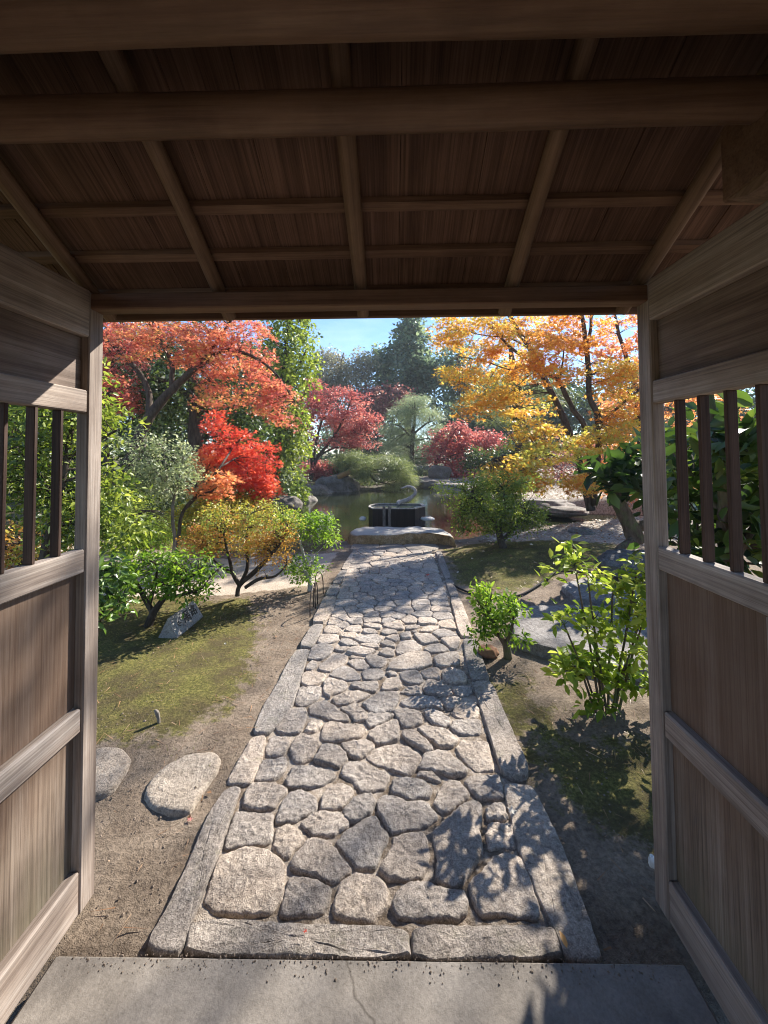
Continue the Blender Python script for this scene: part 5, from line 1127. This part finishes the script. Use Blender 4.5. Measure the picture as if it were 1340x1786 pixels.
# ------------------------------------------------------------------ ground cover
def scatter(n, test, xr_, yr_):
    X = RNG.uniform(*xr_, n); Y = RNG.uniform(*yr_, n); k_ = test(X, Y); return X[k_], Y[k_]
def inpath(X, Y):
    xl = -.767+.054*(Y-1.24)/5.3; xr = .612+.193*(Y-1.24)/5.3; return (X > xl-.02) & (X < xr+.02) & (Y > 1.2) & (Y < 6.6)
def mosst(X, Y):
    v = np.zeros(X.shape)
    for p in MOSS: v = np.maximum(v, np.clip(.5+poly_sd(X, Y, p)/.42, 0, 1))
    v = np.maximum(v, .75*((X < -2.0) & (Y < 4.4)))
    return (v+.7*np.array([noise.noise(Vector((x*7, y*7, 1))) for x, y in zip(X, Y)]) > RNG.uniform(.3, .8, X.shape)) & ~inpath(X, Y)
X, Y = scatter(90000, mosst, (-2.6, 2.8), (1.6, 6.5)); n = len(X)
Nn = RNG.normal(size=(n, 3)); D = RNG.normal(size=(n, 3))*.7; D[:, 2] = 1
kp = np.array([noise.noise(Vector((x*3.3, y*3.3, 7)))+.5*noise.noise(Vector((x*9, y*9, 2))) for x, y in zip(X, Y)]) > -.22+.1*RNG.normal(size=len(X)); X, Y = X[kp], Y[kp]; n = len(X); Nn, D = Nn[kp], D[kp]
leaves('moss', np.stack([X, Y, gz(X, Y)-.002], -1), Nn, D, RNG.uniform(.006, .017, n)*(1+.3*(Y > 3.5)), np.array([.5+.75*noise.noise(Vector((x*4, y*4, 0)))+.35*noise.noise(Vector((x*14, y*14, 5))) for x, y in zip(X, Y)])+RNG.normal(0, .16, n), 'blade', LM["moss blades"])
tag(bpy.context.scene.objects['moss'], 'short olive moss covering the soil beside the path', 'moss', kind='stuff')
def litter(X, Y):
    dens = np.clip((X-1.0)/1.2, 0, 1)*np.clip((Y-6.4)/.6, 0, 1)+.06*((Y < 7) & (np.abs(X) > .8))+.05*((Y > 7) & (X < -2))
    return (RNG.random(X.shape) < dens) & ~inpath(X, Y) & (poly_sd(X, Y, POND) < -.12)
X, Y = scatter(34000, litter, (-6, 9), (1.5, 17)); n = len(X)
Nn = RNG.normal(size=(n, 3))*.35; Nn[:, 2] = 1
leaves('leaf_litter', np.stack([X, Y, gz(X, Y)+.012], -1), Nn, RNG.normal(size=(n, 3)), RNG.uniform(.03, .065, n)*np.where(Y < 5, .45, 1), RNG.uniform(0, 1, n)*np.where(Y < 5, .6, 1), 'kite', LM["dry fallen leaves"])
tag(bpy.context.scene.objects['leaf_litter'], 'pale dry fallen leaves covering the right bank', 'fallen leaves', kind='stuff')
def clods(X, Y): return ~inpath(X, Y) & (Y > 1.24) & (RNG.random(X.shape) < np.where(Y < 2.3, 1, .45))
X, Y = scatter(9000, clods, (-1.9, 2.2), (1.24, 4.2))
Xe = RNG.uniform(-.98, .82, 700); Ye = 1.222-np.abs(RNG.normal(0, .022, 700)); b = MB(); vs = []; fs = []
oc = [(1, 0, 0), (-1, 0, 0), (0, 1, 0), (0, -1, 0), (0, 0, .8), (0, 0, -.6)]; of = [(0, 2, 4), (2, 1, 4), (1, 3, 4), (3, 0, 4), (2, 0, 5), (1, 2, 5), (3, 1, 5), (0, 3, 5)]
ZZ = gz(X, Y); X = np.r_[X, Xe]; Y = np.r_[Y, Ye]; ZZ = np.r_[ZZ, np.full(700, .0122)]
for x, y, z in zip(X, Y, ZZ):
    r_ = (abs(random.gauss(.0016, .0020))+.0009)*(.55 if z > .0121 and y < 1.2221 else 1); an = random.random()*6.28; k_ = len(vs); sx, sy = random.uniform(.7, 1.4), random.uniform(.7, 1.4)
    for (a_, c_, d_) in oc: vs.append((x+r_*(a_*sx*math.cos(an)-c_*sy*math.sin(an)), y+r_*(a_*sx*math.sin(an)+c_*sy*math.cos(an)), z+r_*d_+.001))
    fs += [tuple(k_+i for i in f) for f in of]
b.v = vs; b.f = fs; tag(b.build('soil_crumbs', plain('crumbly soil', (.17, .13, .10), .95), None, False), 'fine crumbs and grit scattered over the bare soil', 'grit', kind='stuff')

def bare(X, Y): return ~inpath(X, Y) & (Y > 1.26) & (poly_sd(X, Y, POND) < -.2)
X, Y = scatter(2600, bare, (-2.4, 2.6), (1.26, 6.5)); n = len(X)
Nn = RNG.normal(size=(n, 3))*.25; Nn[:, 2] = 1; D = RNG.normal(size=(n, 3)); D[:, 2] *= .12
leaves('dry_needles', np.stack([X, Y, gz(X, Y)+.010], -1), Nn, D, RNG.uniform(.03, .09, n), RNG.uniform(0, .5, n), 'needle', LM["dry fallen leaves"])
tag(bpy.context.scene.objects['dry_needles'], 'thin dry needles and twigs strewn over soil and moss', 'needles', kind='stuff')
def tufts(X, Y): return ~inpath(X, Y) & (((Y > 1.8) & (np.abs(X) > .85)) & (np.array([noise.noise(Vector((x*2.3, y*2.3, 4))) for x, y in zip(X, Y)]) > .22))
X, Y = scatter(5200, tufts, (-2.6, 2.6), (1.8, 6.4)); n = len(X)
Nn = RNG.normal(size=(n, 3)); D = RNG.normal(size=(n, 3))*.8; D[:, 2] = 1
leaves('grass', np.stack([X, Y, gz(X, Y)-.002], -1), Nn, D, RNG.uniform(.02, .055, n), RNG.uniform(0, 1, n), 'needle', LM["grass blades"])
tag(bpy.context.scene.objects['grass'], 'thin short grass blades growing through the moss', 'grass', kind='stuff')
# ------------------------------------------------------------------ air
b = MB(); b.box(-150, 150, -70, 210, -2.2, 24, .01); hz = b.build('haze', plain('haze', (.8, .8, .8)))
hm = bpy.data.materials.new('pale air'); hm.use_nodes = True; t_ = hm.node_tree; t_.nodes.clear()
ho = t_.nodes.new('ShaderNodeOutputMaterial'); hv = t_.nodes.new('ShaderNodeVolumePrincipled')
hv.inputs['Color'].default_value = (.86, .92, 1.0, 1); hv.inputs['Density'].default_value = .0013; hv.inputs['Anisotropy'].default_value = .0
t_.links.new(hv.outputs[0], ho.inputs['Volume']); hz.data.materials.clear(); hz.data.materials.append(hm)
tag(hz, 'pale blue air over the garden', 'haze', kind='stuff')
